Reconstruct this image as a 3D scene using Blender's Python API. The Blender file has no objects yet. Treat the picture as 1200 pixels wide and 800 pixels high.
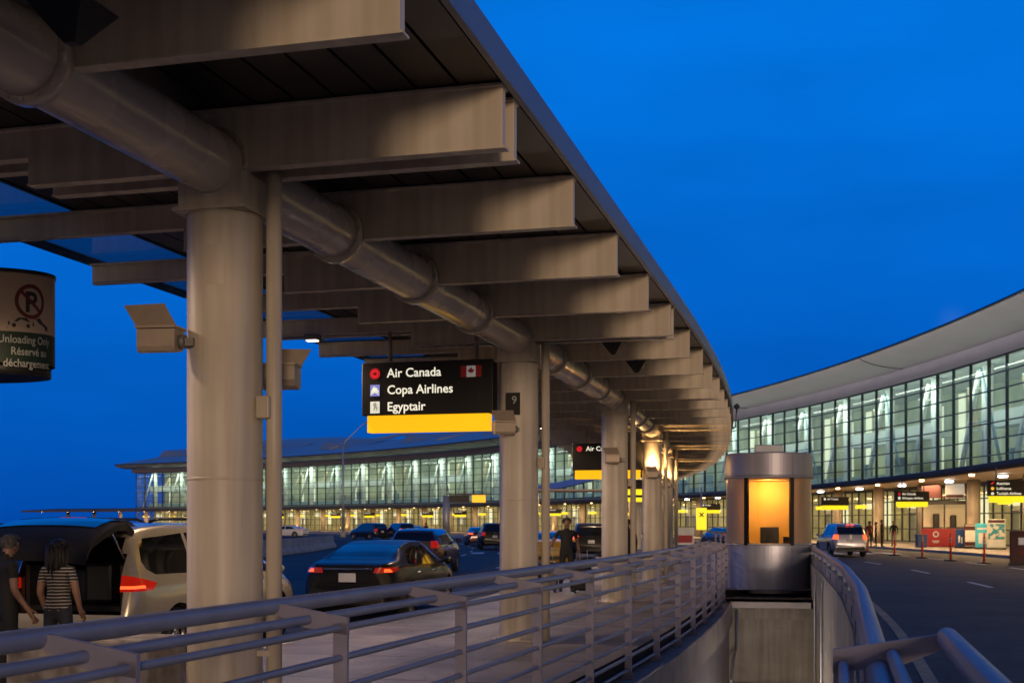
import bpy, bmesh, math, random
from mathutils import Vector, Matrix, geometry
random.seed(7)
S = bpy.context.scene
COL = S.collection
R = math.radians
PI = math.pi

# ------------------------------------------------------------------ path of the kerbside island
TH0 = R(14.76); P1 = Vector((-2.07, 8.93)); S0 = 8.5; RAD = 230.0
_u = Vector((math.sin(TH0), math.cos(TH0))); _n = Vector((math.cos(TH0), -math.sin(TH0)))
PS0 = P1 + _u * S0
CEN = PS0 - _n * RAD                       # centre of the crescent
def heading(s): return TH0 if s < S0 else TH0 - (s - S0) / RAD
def F(s, d, z=0.0):
    if s < S0:
        p = P1 + _u * s + _n * d
    else:
        t = heading(s); p = CEN + Vector((math.cos(t), -math.sin(t))) * (RAD + d)
    return Vector((p.x, p.y, z))
def FR(s): return -heading(s)              # z rotation: local y runs along the path, local x to its right
def lerp(a, b, t): return a + (b - a) * t
def interp(tab, x):
    if x <= tab[0][0]: return tab[0][1]
    for (x0, y0), (x1, y1) in zip(tab, tab[1:]):
        if x <= x1: return lerp(y0, y1, (x - x0) / (x1 - x0))
    return tab[-1][1]
def frange(a, b, n): return [a + (b - a) * i / n for i in range(n + 1)]

# ------------------------------------------------------------------ materials
def mat(name, col, rough=.6, metal=0.0, amt=.12, scale=3.0, bump=0.0, emit=None, estr=0.0, coat=0.0, streak=0.0, spec=.5, detail=4, stretch=(1, 1, 1)):
    m = bpy.data.materials.new(name); m.use_nodes = True
    nt = m.node_tree; N = nt.nodes; L = nt.links
    b = N['Principled BSDF']
    b.inputs['Roughness'].default_value = rough; b.inputs['Metallic'].default_value = metal
    b.inputs['Coat Weight'].default_value = coat; b.inputs['Coat Roughness'].default_value = .06
    b.inputs['Specular IOR Level'].default_value = spec
    c = (*col, 1)
    b.inputs['Base Color'].default_value = c
    tc = N.new('ShaderNodeTexCoord'); mp = N.new('ShaderNodeMapping'); L.new(tc.outputs['Object'], mp.inputs['Vector'])
    mp.inputs['Scale'].default_value = stretch
    nz = N.new('ShaderNodeTexNoise'); nz.inputs['Scale'].default_value = scale; nz.inputs['Detail'].default_value = detail
    L.new(mp.outputs['Vector'], nz.inputs['Vector'])
    last = None
    if amt > 0:
        rp = N.new('ShaderNodeValToRGB'); L.new(nz.outputs['Fac'], rp.inputs['Fac'])
        rp.color_ramp.elements[0].position = .3; rp.color_ramp.elements[1].position = .7
        rp.color_ramp.elements[0].color = (*[max(0, x * (1 - amt)) for x in col], 1)
        rp.color_ramp.elements[1].color = (*[min(1, x * (1 + amt)) for x in col], 1)
        last = rp.outputs['Color']
        rr = N.new('ShaderNodeMapRange'); L.new(nz.outputs['Fac'], rr.inputs['Value'])
        rr.inputs['To Min'].default_value = max(.02, rough - .1 * min(1, amt * 5)); rr.inputs['To Max'].default_value = min(1, rough + .1 * min(1, amt * 5))
        L.new(rr.outputs['Result'], b.inputs['Roughness'])
    if streak > 0:
        mp2 = N.new('ShaderNodeMapping'); mp2.inputs['Scale'].default_value = (7, 7, .35); L.new(tc.outputs['Object'], mp2.inputs['Vector'])
        n2 = N.new('ShaderNodeTexNoise'); n2.inputs['Scale'].default_value = 1.3; n2.inputs['Detail'].default_value = 5; L.new(mp2.outputs['Vector'], n2.inputs['Vector'])
        r2 = N.new('ShaderNodeValToRGB'); r2.color_ramp.elements[0].position = .38; r2.color_ramp.elements[1].position = .62
        k = 1 - streak; r2.color_ramp.elements[0].color = (k, k * .97, k * .92, 1); r2.color_ramp.elements[1].color = (1, 1, 1, 1)
        L.new(n2.outputs['Fac'], r2.inputs['Fac'])
        mx = N.new('ShaderNodeMix'); mx.data_type = 'RGBA'; mx.blend_type = 'MULTIPLY'; mx.inputs['Factor'].default_value = 1
        if last: L.new(last, mx.inputs['A'])
        else: mx.inputs['A'].default_value = c
        L.new(r2.outputs['Color'], mx.inputs['B']); last = mx.outputs['Result']
    if last: L.new(last, b.inputs['Base Color'])
    if bump > 0:
        n3 = N.new('ShaderNodeTexNoise'); n3.inputs['Scale'].default_value = scale * 14; n3.inputs['Detail'].default_value = 3
        L.new(tc.outputs['Object'], n3.inputs['Vector'])
        bp = N.new('ShaderNodeBump'); bp.inputs['Strength'].default_value = bump; bp.inputs['Distance'].default_value = .01
        L.new(n3.outputs['Fac'], bp.inputs['Height']); L.new(bp.outputs['Normal'], b.inputs['Normal'])
    if emit:
        b.inputs['Emission Color'].default_value = (*emit, 1); b.inputs['Emission Strength'].default_value = estr
    return m

def glass_mat(name, tint=(.9, .97, .95), refl=.12, rough=.03):
    m = bpy.data.materials.new(name); m.use_nodes = True
    nt = m.node_tree; N = nt.nodes; L = nt.links; N.remove(N['Principled BSDF'])
    out = N['Material Output']; tr = N.new('ShaderNodeBsdfTransparent'); tr.inputs['Color'].default_value = (*tint, 1)
    gl = N.new('ShaderNodeBsdfGlossy'); gl.inputs['Roughness'].default_value = rough
    lw = N.new('ShaderNodeLayerWeight'); lw.inputs['Blend'].default_value = .5
    fr = N.new('ShaderNodeMath'); fr.operation = 'POWER'; fr.inputs[1].default_value = 5; L.new(lw.outputs['Facing'], fr.inputs[0])
    ad = N.new('ShaderNodeMath'); ad.operation = 'MULTIPLY_ADD'; ad.use_clamp = True; ad.inputs[1].default_value = .8; ad.inputs[2].default_value = refl
    mx = N.new('ShaderNodeMixShader'); L.new(fr.outputs[0], ad.inputs[0]); L.new(ad.outputs['Value'], mx.inputs['Fac'])
    L.new(tr.outputs['BSDF'], mx.inputs[1]); L.new(gl.outputs['BSDF'], mx.inputs[2]); L.new(mx.outputs['Shader'], out.inputs['Surface'])
    return m

M = {}
M['paint'] = mat('warm grey paint', (.57, .505, .41), .42, amt=.10, scale=1.5, streak=.20, bump=.05, spec=.4)
M['beam'] = mat('beam paint', (.68, .60, .48), .58, amt=.10, scale=1.2, streak=.16, bump=.06, spec=.35)
M['pipe'] = mat('pipe paint', (.50, .44, .37), .27, amt=.10, scale=1.6, coat=.3)
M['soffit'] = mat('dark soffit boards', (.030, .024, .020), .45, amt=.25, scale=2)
M['fascia'] = mat('fascia metal', (.17, .17, .19), .45, .3, amt=.08, scale=1)
M['rail'] = mat('rail paint', (.205, .23, .315), .44, .1, amt=.12, scale=5, bump=.03)
M['plate'] = mat('rail plate paint', (.245, .235, .315), .5, .1, amt=.12, scale=6, bump=.1)
M['concrete'] = mat('concrete', (.34, .32, .29), .85, amt=.22, scale=1.3, bump=.4, streak=.22)
M['walk'] = mat('pavement concrete', (.235, .205, .20), .55, amt=.22, scale=.7, bump=.25)
M['kerb'] = mat('kerb concrete', (.33, .31, .29), .8, amt=.2, scale=2, bump=.3)
M['asphalt'] = mat('asphalt', (.042, .042, .045), .8, spec=.2, amt=.3, scale=.35, bump=.3, detail=8)
M['road'] = mat('road asphalt', (.042, .043, .046), .72, spec=.28, amt=.35, scale=.25, bump=.35, detail=8)
M['white_line'] = mat('white road paint', (.62, .62, .6), .6, amt=.3, scale=5)
M['yellow_line'] = mat('worn yellow road paint', (.34, .25, .10), .65, amt=.4, scale=4)
M['girder'] = mat('girder steel', (.20, .20, .24), .5, .2, amt=.15, scale=1)
M['steel'] = mat('brushed steel', (.46, .46, .52), .42, .7, amt=.15, scale=1.2, stretch=(6, 6, .6))
M['black'] = mat('black paint', (.012, .011, .011), .45, amt=.2, scale=4)
M['dark_frame'] = mat('dark frame', (.03, .032, .036), .4, .3, amt=.15, scale=3)
M['mullion'] = mat('mullion', (.03, .045, .06), .45, .3, amt=.1, scale=1)
M['glass'] = glass_mat('curtain glass', (.80, .93, .88), .07, .04)
M['shop_glass'] = glass_mat('shop glass', (.9, .95, .9), .05, .03)
M['roof_glass'] = glass_mat('canopy glass', (.55, .60, .62), .06, .05)
M['booth_glass'] = glass_mat('booth glass', (.85, .80, .72), .05, .05)
M['frosted'] = mat('frosted glass', (.55, .47, .40), .3, amt=.1, scale=1, stretch=(4, 4, .4))
M['frosted'].node_tree.nodes['Principled BSDF'].inputs['Transmission Weight'].default_value = .75
M['frosted'].node_tree.nodes['Principled BSDF'].inputs['Roughness'].default_value = .6
M['edge_grey'] = mat('canopy edge coating', (.11, .095, .085), .8, amt=.15, scale=.5, spec=.2)
M['car_glass'] = mat('car glass', (.006, .007, .008), .05, amt=0, coat=.6, spec=.8)
M['tyre'] = mat('tyre rubber', (.012, .012, .012), .8, amt=.2, scale=8)
M['rim'] = mat('alloy rim', (.35, .35, .36), .3, .9, amt=.1)
M['well'] = mat('wheel well', (.008, .008, .008), .9, amt=.1)
M['tail'] = mat('tail lamp', (.14, .006, .004), .12, amt=0, emit=(1, .02, .006), estr=.32, coat=.5)
M['tail_hot'] = mat('tail lamp bright', (.3, .02, .01), .2, amt=0, emit=(1, .09, .02), estr=2.4)
M['tail_dim'] = mat('tail lamp off', (.22, .012, .008), .15, amt=0, emit=(1, .04, .01), estr=.18, coat=.6)
M['head'] = mat('head lamp glass', (.35, .35, .36), .1, .4, amt=0, coat=.6)
M['amber'] = mat('amber lens', (.4, .15, .02), .2, amt=0, emit=(1, .45, .05), estr=1.6)
M['plate_white'] = mat('number plate', (.6, .6, .62), .5, amt=.08, scale=8)
M['chrome'] = mat('chrome trim', (.5, .5, .52), .18, 1, amt=.05)
M['sign_black'] = mat('sign black', (.008, .006, .005), .55, amt=.1, scale=2)
M['sign_yellow'] = mat('lit yellow panel', (.75, .42, .01), .4, amt=0, emit=(1, .50, .004), estr=.95)
M['sign_yellow_far'] = mat('lit lemon panel', (.75, .6, .02), .4, amt=0, emit=(1, .80, .01), estr=.95)
M['letter'] = mat('lit white lettering', (.8, .78, .68), .5, amt=0, emit=(1, .94, .74), estr=.85)
M['red_logo'] = mat('lit red logo', (.6, .01, .02), .5, amt=0, emit=(1, .015, .03), estr=.8)
M['dark_red'] = mat('dark red print', (.3, .012, .015), .5, amt=0, emit=(.5, .02, .02), estr=.05)
M['violet_logo'] = mat('lit violet logo', (.2, .2, .5), .5, amt=0, emit=(.2, .22, .62), estr=.8)
M['cream_logo'] = mat('lit cream logo', (.7, .68, .55), .5, amt=0, emit=(.72, .72, .58), estr=.85)
M['grey_logo'] = mat('grey print', (.35, .34, .32), .5, amt=0, emit=(.3, .3, .27), estr=.8)
M['amber_logo'] = mat('lit amber logo', (.7, .4, .05), .5, amt=0, emit=(1, .5, .03), estr=.9)
M['flag_white'] = mat('flag white', (.45, .42, .4), .5, amt=0, emit=(.4, .38, .36), estr=.3)
M['tan_panel'] = mat('tan sign panel', (.47, .36, .26), .5, amt=.06, scale=2)
M['green_panel'] = mat('green sign band', (.004, .022, .010), .5, amt=.1, scale=2)
M['pale_print'] = mat('pale print', (.35, .36, .33), .6, amt=.1)
M['sign_red'] = mat('sign red print', (.12, .010, .008), .5, amt=.1)
M['flood'] = mat('floodlight bronze paint', (.36, .29, .22), .45, .2, amt=.1, scale=5)
M['flood_grey'] = mat('bracket grey', (.17, .16, .15), .5, .3, amt=.1, scale=6)
M['lamp_white'] = mat('lamp lens white', (.8, .8, .75), .4, amt=0, emit=(1, .86, .66), estr=5)
M['lamp_cool'] = mat('lamp lens cool', (.8, .8, .8), .4, amt=0, emit=(.85, .93, 1), estr=9)
M['lamp_warm'] = mat('lamp lens warm', (.8, .7, .5), .4, amt=0, emit=(1, .62, .26), estr=9)
M['int_wall'] = mat('interior wall', (.56, .58, .42), .7, amt=.3, scale=.35, stretch=(1, 1, .5))
M['int_white'] = mat('interior white paint', (.78, .80, .76), .5, amt=.05, scale=1)
M['int_blue'] = mat('grey blue steel', (.28, .36, .40), .5, amt=.08, scale=1)
M['int_floor'] = mat('interior floor', (.35, .36, .33), .4, amt=.1, scale=1)
M['lit_panel'] = mat('lit interior panel', (.8, .78, .6), .5, amt=0, emit=(.95, .94, .70), estr=.6)
M['cream_glow'] = mat('glowing cream', (.8, .7, .5), .5, amt=0, emit=(1, .72, .32), estr=.22)
M['shop_wall'] = mat('hall back wall', (.55, .52, .36), .6, amt=.35, scale=.6)
M['eave'] = mat('eave panels', (.52, .50, .50), .42, .2, amt=.06, scale=.3)
M['eave_strip'] = mat('eave fascia strip', (.34, .31, .38), .4, .3, amt=.06, scale=.4)
M['roof'] = mat('standing roof metal', (.24, .27, .30), .45, .4, amt=.12, scale=.12)
M['term_soffit'] = mat('entrance soffit', (.50, .40, .30), .6, amt=.1, scale=.5)
M['pillar'] = mat('entrance pillar', (.30, .26, .22), .6, amt=.12, scale=1.5, streak=.1)
M['orange'] = mat('orange plastic', (.9, .11, .025), .45, amt=.12, scale=6)
M['reflector'] = mat('reflective band', (.55, .5, .48), .4, amt=.1)
M['red_kiosk'] = mat('red kiosk panel', (.32, .016, .028), .45, amt=.12, scale=2)
M['blue_box'] = mat('blue box', (.012, .045, .17), .45, amt=.12, scale=3)
M['cyan_box'] = mat('cyan box', (.05, .45, .68), .45, amt=.1, scale=3)
M['white_paper'] = mat('white print', (.62, .64, .62), .6, amt=.1, scale=3)
M['teal_print'] = mat('teal print', (.03, .25, .34), .5, amt=.1, scale=3)
M['maroon'] = mat('maroon panel', (.06, .012, .018), .5, amt=.12, scale=3)
M['orange_wall'] = mat('orange cab lining', (.80, .46, .10), .6, amt=.08, scale=1)
M['header'] = mat('booth header metal', (.36, .35, .39), .42, .5, amt=.08, scale=1.5, stretch=(5, 5, .5))
M['skin'] = mat('skin', (.22, .12, .08), .55, amt=.08, scale=12)
M['black_cloth'] = mat('black cloth', (.007, .007, .008), .85, amt=.25, scale=14, bump=.3)
M['navy_cloth'] = mat('navy cloth', (.016, .02, .035), .85, amt=.2, scale=14, bump=.3)
M['denim'] = mat('dark denim', (.014, .017, .028), .85, amt=.2, scale=18, bump=.3)
M['grey_cloth'] = mat('grey cloth', (.16, .16, .17), .85, amt=.2, scale=12, bump=.3)
M['red_cloth'] = mat('wine cloth', (.12, .02, .03), .85, amt=.2, scale=12, bump=.3)
M['shoe'] = mat('dark shoe', (.012, .011, .01), .5, amt=.1)
M['hair_dark'] = mat('dark hair', (.008, .006, .005), .55, amt=.3, scale=30, bump=.4)
M['hair_grey'] = mat('grey hair', (.055, .052, .05), .7, amt=.3, scale=30, bump=.4)
M['case'] = mat('black suitcase shell', (.012, .012, .014), .4, amt=.2, scale=6)
M['paint_beige'] = mat('champagne car paint', (.42, .37, .29), .28, .45, amt=.03, scale=30, coat=.9)
M['paint_black'] = mat('black car paint', (.010, .009, .009), .3, 0, amt=.05, scale=30, coat=.12, spec=.2)
M['paint_maroon'] = mat('dark red car paint', (.07, .009, .014), .22, .3, amt=.05, scale=30, coat=1)
M['paint_silver'] = mat('silver car paint', (.36, .36, .40), .28, .6, amt=.03, scale=30, coat=.9)
M['paint_navy'] = mat('dark blue car paint', (.012, .018, .045), .22, .3, amt=.05, scale=30, coat=1)
M['paint_white'] = mat('white car paint', (.6, .6, .62), .3, .0, amt=.03, scale=30, coat=.8)
M['paint_yellow'] = mat('yellow cab paint', (.6, .34, .02), .3, .0, amt=.05, scale=30, coat=.8)
M['trunk'] = mat('load bay lining', (.014, .012, .012), .85, amt=.2, scale=9)
M['barrier'] = mat('barrier concrete', (.30, .30, .30), .85, amt=.2, scale=1, bump=.3)
M['galv'] = mat('galvanised pole', (.35, .37, .40), .45, .5, amt=.1, scale=2)
M['hill'] = mat('far land', (.02, .025, .03), .9, amt=.2, scale=.01)

def blotch_mat(name, a, c, scale, thr):
    m = mat(name, a, .5, amt=.1); nt = m.node_tree; N = nt.nodes; L = nt.links; b = N['Principled BSDF']
    tc = N.new('ShaderNodeTexCoord'); nz = N.new('ShaderNodeTexNoise'); nz.inputs['Scale'].default_value = scale; nz.inputs['Detail'].default_value = 3; L.new(tc.outputs['Object'], nz.inputs['Vector'])
    gt = N.new('ShaderNodeMath'); gt.operation = 'GREATER_THAN'; gt.inputs[1].default_value = thr; L.new(nz.outputs['Fac'], gt.inputs[0])
    mx = N.new('ShaderNodeMix'); mx.data_type = 'RGBA'; L.new(gt.outputs['Value'], mx.inputs['Factor']); mx.inputs['A'].default_value = (*a, 1); mx.inputs['B'].default_value = (*c, 1)
    L.new(mx.outputs['Result'], b.inputs['Base Color']); return m
M['map_print'] = blotch_mat('teal map print', (.03, .27, .36), (.62, .63, .6), 2.6, .53)
def stripe_mat():
    m = mat('striped jersey', (.015, .015, .018), .85, amt=.1, scale=20)
    nt = m.node_tree; N = nt.nodes; L = nt.links; b = N['Principled BSDF']
    tc = N.new('ShaderNodeTexCoord'); sp = N.new('ShaderNodeSeparateXYZ'); L.new(tc.outputs['Object'], sp.inputs['Vector'])
    nz = N.new('ShaderNodeTexNoise'); nz.inputs['Scale'].default_value = 7; L.new(tc.outputs['Object'], nz.inputs['Vector'])
    ma = N.new('ShaderNodeMath'); ma.operation = 'MULTIPLY_ADD'; ma.inputs[1].default_value = .022; L.new(nz.outputs['Fac'], ma.inputs[0]); L.new(sp.outputs['Z'], ma.inputs[2])
    mm = N.new('ShaderNodeMath'); mm.operation = 'MULTIPLY'; mm.inputs[1].default_value = 1 / .034; L.new(ma.outputs['Value'], mm.inputs[0])
    fr = N.new('ShaderNodeMath'); fr.operation = 'FRACT'; L.new(mm.outputs['Value'], fr.inputs[0])
    gt = N.new('ShaderNodeMath'); gt.operation = 'GREATER_THAN'; gt.inputs[1].default_value = .66; L.new(fr.outputs['Value'], gt.inputs[0])
    mx = N.new('ShaderNodeMix'); mx.data_type = 'RGBA'; L.new(gt.outputs['Value'], mx.inputs['Factor'])
    mx.inputs['A'].default_value = (.012, .011, .013, 1); mx.inputs['B'].default_value = (.30, .27, .25, 1)
    L.new(mx.outputs['Result'], b.inputs['Base Color'])
    return m
M['striped'] = stripe_mat()

def wear(m, crack=.35, blot=.5, size=.22):
    """hairline cracks, patched areas and oil marks over a paving material"""
    nt = m.node_tree; N = nt.nodes; L = nt.links; b = N['Principled BSDF']
    src = b.inputs['Base Color'].links[0].from_socket
    tc = N.new('ShaderNodeTexCoord'); wz = N.new('ShaderNodeTexNoise'); wz.inputs['Scale'].default_value = .9; wz.inputs['Detail'].default_value = 4; L.new(tc.outputs['Object'], wz.inputs['Vector'])
    ad = N.new('ShaderNodeVectorMath'); ad.operation = 'MULTIPLY_ADD'; ad.inputs[1].default_value = (1.6, 1.6, 0); L.new(wz.outputs['Color'], ad.inputs[0]); L.new(tc.outputs['Object'], ad.inputs[2])
    vo = N.new('ShaderNodeTexVoronoi'); vo.feature = 'DISTANCE_TO_EDGE'; vo.inputs['Scale'].default_value = size; L.new(ad.outputs['Vector'], vo.inputs['Vector'])
    r1 = N.new('ShaderNodeMapRange'); L.new(vo.outputs['Distance'], r1.inputs['Value']); r1.inputs['From Max'].default_value = .006; r1.inputs['To Min'].default_value = 1 - crack; r1.inputs['To Max'].default_value = 1
    n2 = N.new('ShaderNodeTexNoise'); n2.inputs['Scale'].default_value = .55; n2.inputs['Detail'].default_value = 6; n2.inputs['Roughness'].default_value = .65; L.new(tc.outputs['Object'], n2.inputs['Vector'])
    r2 = N.new('ShaderNodeMapRange'); L.new(n2.outputs['Fac'], r2.inputs['Value']); r2.inputs['From Min'].default_value = .38; r2.inputs['From Max'].default_value = .58; r2.inputs['To Min'].default_value = 1 - blot; r2.inputs['To Max'].default_value = 1.1
    v2 = N.new('ShaderNodeTexVoronoi'); v2.inputs['Scale'].default_value = .16; L.new(tc.outputs['Object'], v2.inputs['Vector'])
    r3 = N.new('ShaderNodeMapRange'); sp = N.new('ShaderNodeSeparateColor'); L.new(v2.outputs['Color'], sp.inputs['Color']); L.new(sp.outputs['Red'], r3.inputs['Value']); r3.inputs['To Min'].default_value = .86; r3.inputs['To Max'].default_value = 1.12
    k1 = N.new('ShaderNodeMath'); k1.operation = 'MULTIPLY'; L.new(r1.outputs['Result'], k1.inputs[0]); L.new(r2.outputs['Result'], k1.inputs[1])
    k2 = N.new('ShaderNodeMath'); k2.operation = 'MULTIPLY'; L.new(k1.outputs['Value'], k2.inputs[0]); L.new(r3.outputs['Result'], k2.inputs[1])
    mx = N.new('ShaderNodeMix'); mx.data_type = 'RGBA'; mx.blend_type = 'MULTIPLY'; mx.inputs['Factor'].default_value = 1
    L.new(src, mx.inputs['A']); L.new(k2.outputs['Value'], mx.inputs['B']); L.new(mx.outputs['Result'], b.inputs['Base Color'])
wear(M['road'], .45, .4); wear(M['asphalt'], .45, .4); wear(M['walk'], .3, .42, .16)

# ------------------------------------------------------------------ mesh builder
class MB:
    def __init__(self): self.v = []; self.f = []; self.m = []; self.sm = []
    def add(self, vs, fs, mi=0, smooth=False, X=None):
        o = len(self.v)
        for p in vs:
            p = Vector(p); self.v.append(X @ p if X else p)
        for f in fs:
            self.f.append([i + o for i in f]); self.m.append(mi); self.sm.append(smooth)
        return self
    def box(self, c, s, X=None, mi=0, bev=0.0):
        c = Vector(c); a, b, d = s[0] / 2, s[1] / 2, s[2] / 2
        if bev > 0:
            bm = bmesh.new(); bmesh.ops.create_cube(bm, size=1)
            for v in bm.verts: v.co = Vector((v.co.x * s[0], v.co.y * s[1], v.co.z * s[2])) + c
            bmesh.ops.bevel(bm, geom=list(bm.edges), offset=bev, segments=2, affect='EDGES', profile=.5)
            bm.verts.index_update()
            vs = [v.co.copy() for v in bm.verts]; fs = [[v.index for v in f.verts] for f in bm.faces]; bm.free()
            return self.add(vs, fs, mi, False, X)
        vs = [c + Vector((x * a, y * b, z * d)) for x in (-1, 1) for y in (-1, 1) for z in (-1, 1)]
        return self.add(vs, [(0, 1, 3, 2), (4, 6, 7, 5), (0, 4, 5, 1), (2, 3, 7, 6), (0, 2, 6, 4), (1, 5, 7, 3)], mi, False, X)
    def prism(self, poly, X=None, h=1.0, mi=0):
        """polygon in local xy, extruded along local z from 0 to h"""
        n = len(poly); vs = [(x, y, 0) for x, y in poly] + [(x, y, h) for x, y in poly]
        fs = [list(range(n))[::-1], [i + n for i in range(n)]] + [(i, (i + 1) % n, (i + 1) % n + n, i + n) for i in range(n)]
        return self.add(vs, fs, mi, False, X)
    def tube(self, pts, r, n=12, caps=True, mi=0, smooth=True):
        pts = [Vector(p) for p in pts]; rr = r if isinstance(r, (list, tuple)) else [r] * len(pts)
        rings = []; up = Vector((0, 0, 1))
        for i, p in enumerate(pts):
            t = (pts[min(i + 1, len(pts) - 1)] - pts[max(i - 1, 0)]).normalized()
            u = up if abs(t.dot(up)) < .95 else Vector((1, 0, 0))
            a = t.cross(u).normalized(); b = a.cross(t).normalized()
            rings.append([p + (a * math.cos(2 * PI * k / n) + b * math.sin(2 * PI * k / n)) * rr[i] for k in range(n)])
        vs = [q for g in rings for q in g]; fs = []
        for i in range(len(pts) - 1):
            for k in range(n):
                k2 = (k + 1) % n; fs.append((i * n + k, i * n + k2, (i + 1) * n + k2, (i + 1) * n + k))
        self.add(vs, fs, mi, smooth)
        if caps:
            self.add(rings[0], [list(range(n))], mi); self.add(rings[-1], [list(range(n))[::-1]], mi)
        return self
    def lathe(self, prof, n=24, X=None, mi=0, smooth=True, caps=True):
        """profile (r, z) turned about local z"""
        vs = []; fs = []
        for r, z in prof:
            for k in range(n): vs.append((r * math.cos(2 * PI * k / n), r * math.sin(2 * PI * k / n), z))
        for i in range(len(prof) - 1):
            for k in range(n):
                k2 = (k + 1) % n; fs.append((i * n + k, i * n + k2, (i + 1) * n + k2, (i + 1) * n + k))
        self.add(vs, fs, mi, smooth, X)
        if caps:
            m = len(prof) - 1
            self.add([vs[k] for k in range(n)], [list(range(n))[::-1]], mi, False, X); self.add([vs[m * n + k] for k in range(n)], [list(range(n))], mi, False, X)
        return self
    def grid(self, rows, mi=0, smooth=False, X=None):
        n = len(rows[0]); vs = [p for r in rows for p in r]; fs = []
        for i in range(len(rows) - 1):
            for k in range(n - 1): fs.append((i * n + k, i * n + k + 1, (i + 1) * n + k + 1, (i + 1) * n + k))
        return self.add(vs, fs, mi, smooth, X)
    def ball(self, c, s, n=16, mi=0, X=None):
        c = Vector(c); vs = []; fs = []; m = n // 2
        for i in range(m + 1):
            a = PI * i / m
            for k in range(n): vs.append(c + Vector((s[0] * math.sin(a) * math.cos(2 * PI * k / n), s[1] * math.sin(a) * math.sin(2 * PI * k / n), s[2] * math.cos(a))))
        for i in range(m):
            for k in range(n):
                k2 = (k + 1) % n; fs.append((i * n + k, (i + 1) * n + k, (i + 1) * n + k2, i * n + k2))
        return self.add(vs, fs, mi, True, X)
    def build(self, name, mats, parent=None, local=True):
        if not isinstance(mats, (list, tuple)): mats = [mats]
        me = bpy.data.meshes.new(name)
        vs = self.v
        if parent and not local:
            inv = WM[parent.name].inverted(); vs = [inv @ p for p in vs]
        me.from_pydata([tuple(p) for p in vs], [], self.f)
        for m in mats: me.materials.append(m)
        me.polygons.foreach_set('material_index', self.m); me.polygons.foreach_set('use_smooth', self.sm)
        bm = bmesh.new(); bm.from_mesh(me); bmesh.ops.remove_doubles(bm, verts=bm.verts, dist=1e-5); bmesh.ops.recalc_face_normals(bm, faces=bm.faces); bm.to_mesh(me); bm.free()
        me.update()
        return link(name, me, parent)

WM = {}
def link(name, data, parent=None):
    o = bpy.data.objects.new(name, data); COL.objects.link(o)
    if parent: o.parent = parent; WM[o.name] = WM[parent.name].copy()
    else: WM[o.name] = Matrix()
    return o
def tag(o, label=None, cat=None, group=None, kind=None):
    if label: o['label'] = label
    if cat: o['category'] = cat
    if group: o['group'] = group
    if kind: o['kind'] = kind
    return o
def thing(name, label, cat, loc=(0, 0, 0), rz=0.0, group=None):
    o = bpy.data.objects.new(name, None); COL.objects.link(o); o.empty_display_size = .2
    o.location = loc; o.rotation_euler = (0, 0, rz)
    WM[o.name] = Matrix.Translation(loc) @ Matrix.Rotation(rz, 4, 'Z')
    return tag(o, label, cat, group)
def move(o, loc, rz=0.0):
    o.location = loc; o.rotation_euler = (0, 0, rz); WM[o.name] = Matrix.Translation(loc) @ Matrix.Rotation(rz, 4, 'Z')
def copy_tree(o, parent=None):
    c = o.copy(); COL.objects.link(c)
    if parent: c.parent = parent
    for ch in list(o.children): copy_tree(ch, c)
    return c
def copy_at(o, loc, rz, label=None, group=None):
    c = copy_tree(o); c.location = loc; c.rotation_euler = (0, 0, rz)
    if label: c['label'] = label
    if group: c['group'] = group
    WM[c.name] = Matrix.Translation(loc) @ Matrix.Rotation(rz, 4, 'Z')
    return c
def struct(name, mb, m):
    return tag(mb.build(name, m), kind='structure')

def text_geo(txt, size, bold=.012, align='LEFT'):
    cu = bpy.data.curves.new('text', 'FONT'); cu.body = txt; cu.size = size; cu.offset = bold * size; cu.align_x = align; cu.resolution_u = 3
    o = bpy.data.objects.new('text', cu); COL.objects.link(o)
    dg = bpy.context.evaluated_depsgraph_get(); me = bpy.data.meshes.new_from_object(o.evaluated_get(dg))
    vs = [v.co.copy() for v in me.vertices]; fs = [list(p.vertices) for p in me.polygons]
    bpy.data.objects.remove(o); bpy.data.curves.remove(cu); bpy.data.meshes.remove(me)
    return vs, fs
def put_text(mb, txt, size, x, y, z, align='LEFT', mi=0, sx=1.0):
    """lettering on a face that looks towards local -y"""
    vs, fs = text_geo(txt, size, align=align)
    mb.add([(x + p.x * sx, y, z + p.y) for p in vs], fs, mi)
def disc(mb, x, y, z, r, mi=0, n=24, r0=0.0):
    if r0 == 0: mb.add([(x + r * math.cos(2 * PI * k / n), y, z + r * math.sin(2 * PI * k / n)) for k in range(n)], [list(range(n))], mi)
    else:
        a = [(x + r * math.cos(2 * PI * k / n), y, z + r * math.sin(2 * PI * k / n)) for k in range(n)] + [(x + r0 * math.cos(2 * PI * k / n), y, z + r0 * math.sin(2 * PI * k / n)) for k in range(n)]
        mb.add(a, [(k, (k + 1) % n, (k + 1) % n + n, k + n) for k in range(n)], mi)
def rect(mb, x0, x1, y, z0, z1, mi=0): mb.add([(x0, y, z0), (x1, y, z0), (x1, y, z1), (x0, y, z1)], [(0, 1, 2, 3)], mi)
MAPLE = [(0, 1), (.18, .62), (.38, .72), (.30, .28), (.52, .46), (.60, .30), (.92, .34), (.80, .12), (.92, .02), (.48, -.28), (.54, -.46), (.06, -.38), (.06, -.85)]
MAPLE = MAPLE + [(-x, y) for x, y in MAPLE[::-1][:-1]]
def maple(mb, x, y, z, r, mi=0): mb.add([(x + a * r, y, z + b * r) for a, b in MAPLE], [list(range(len(MAPLE)))], mi)

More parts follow.
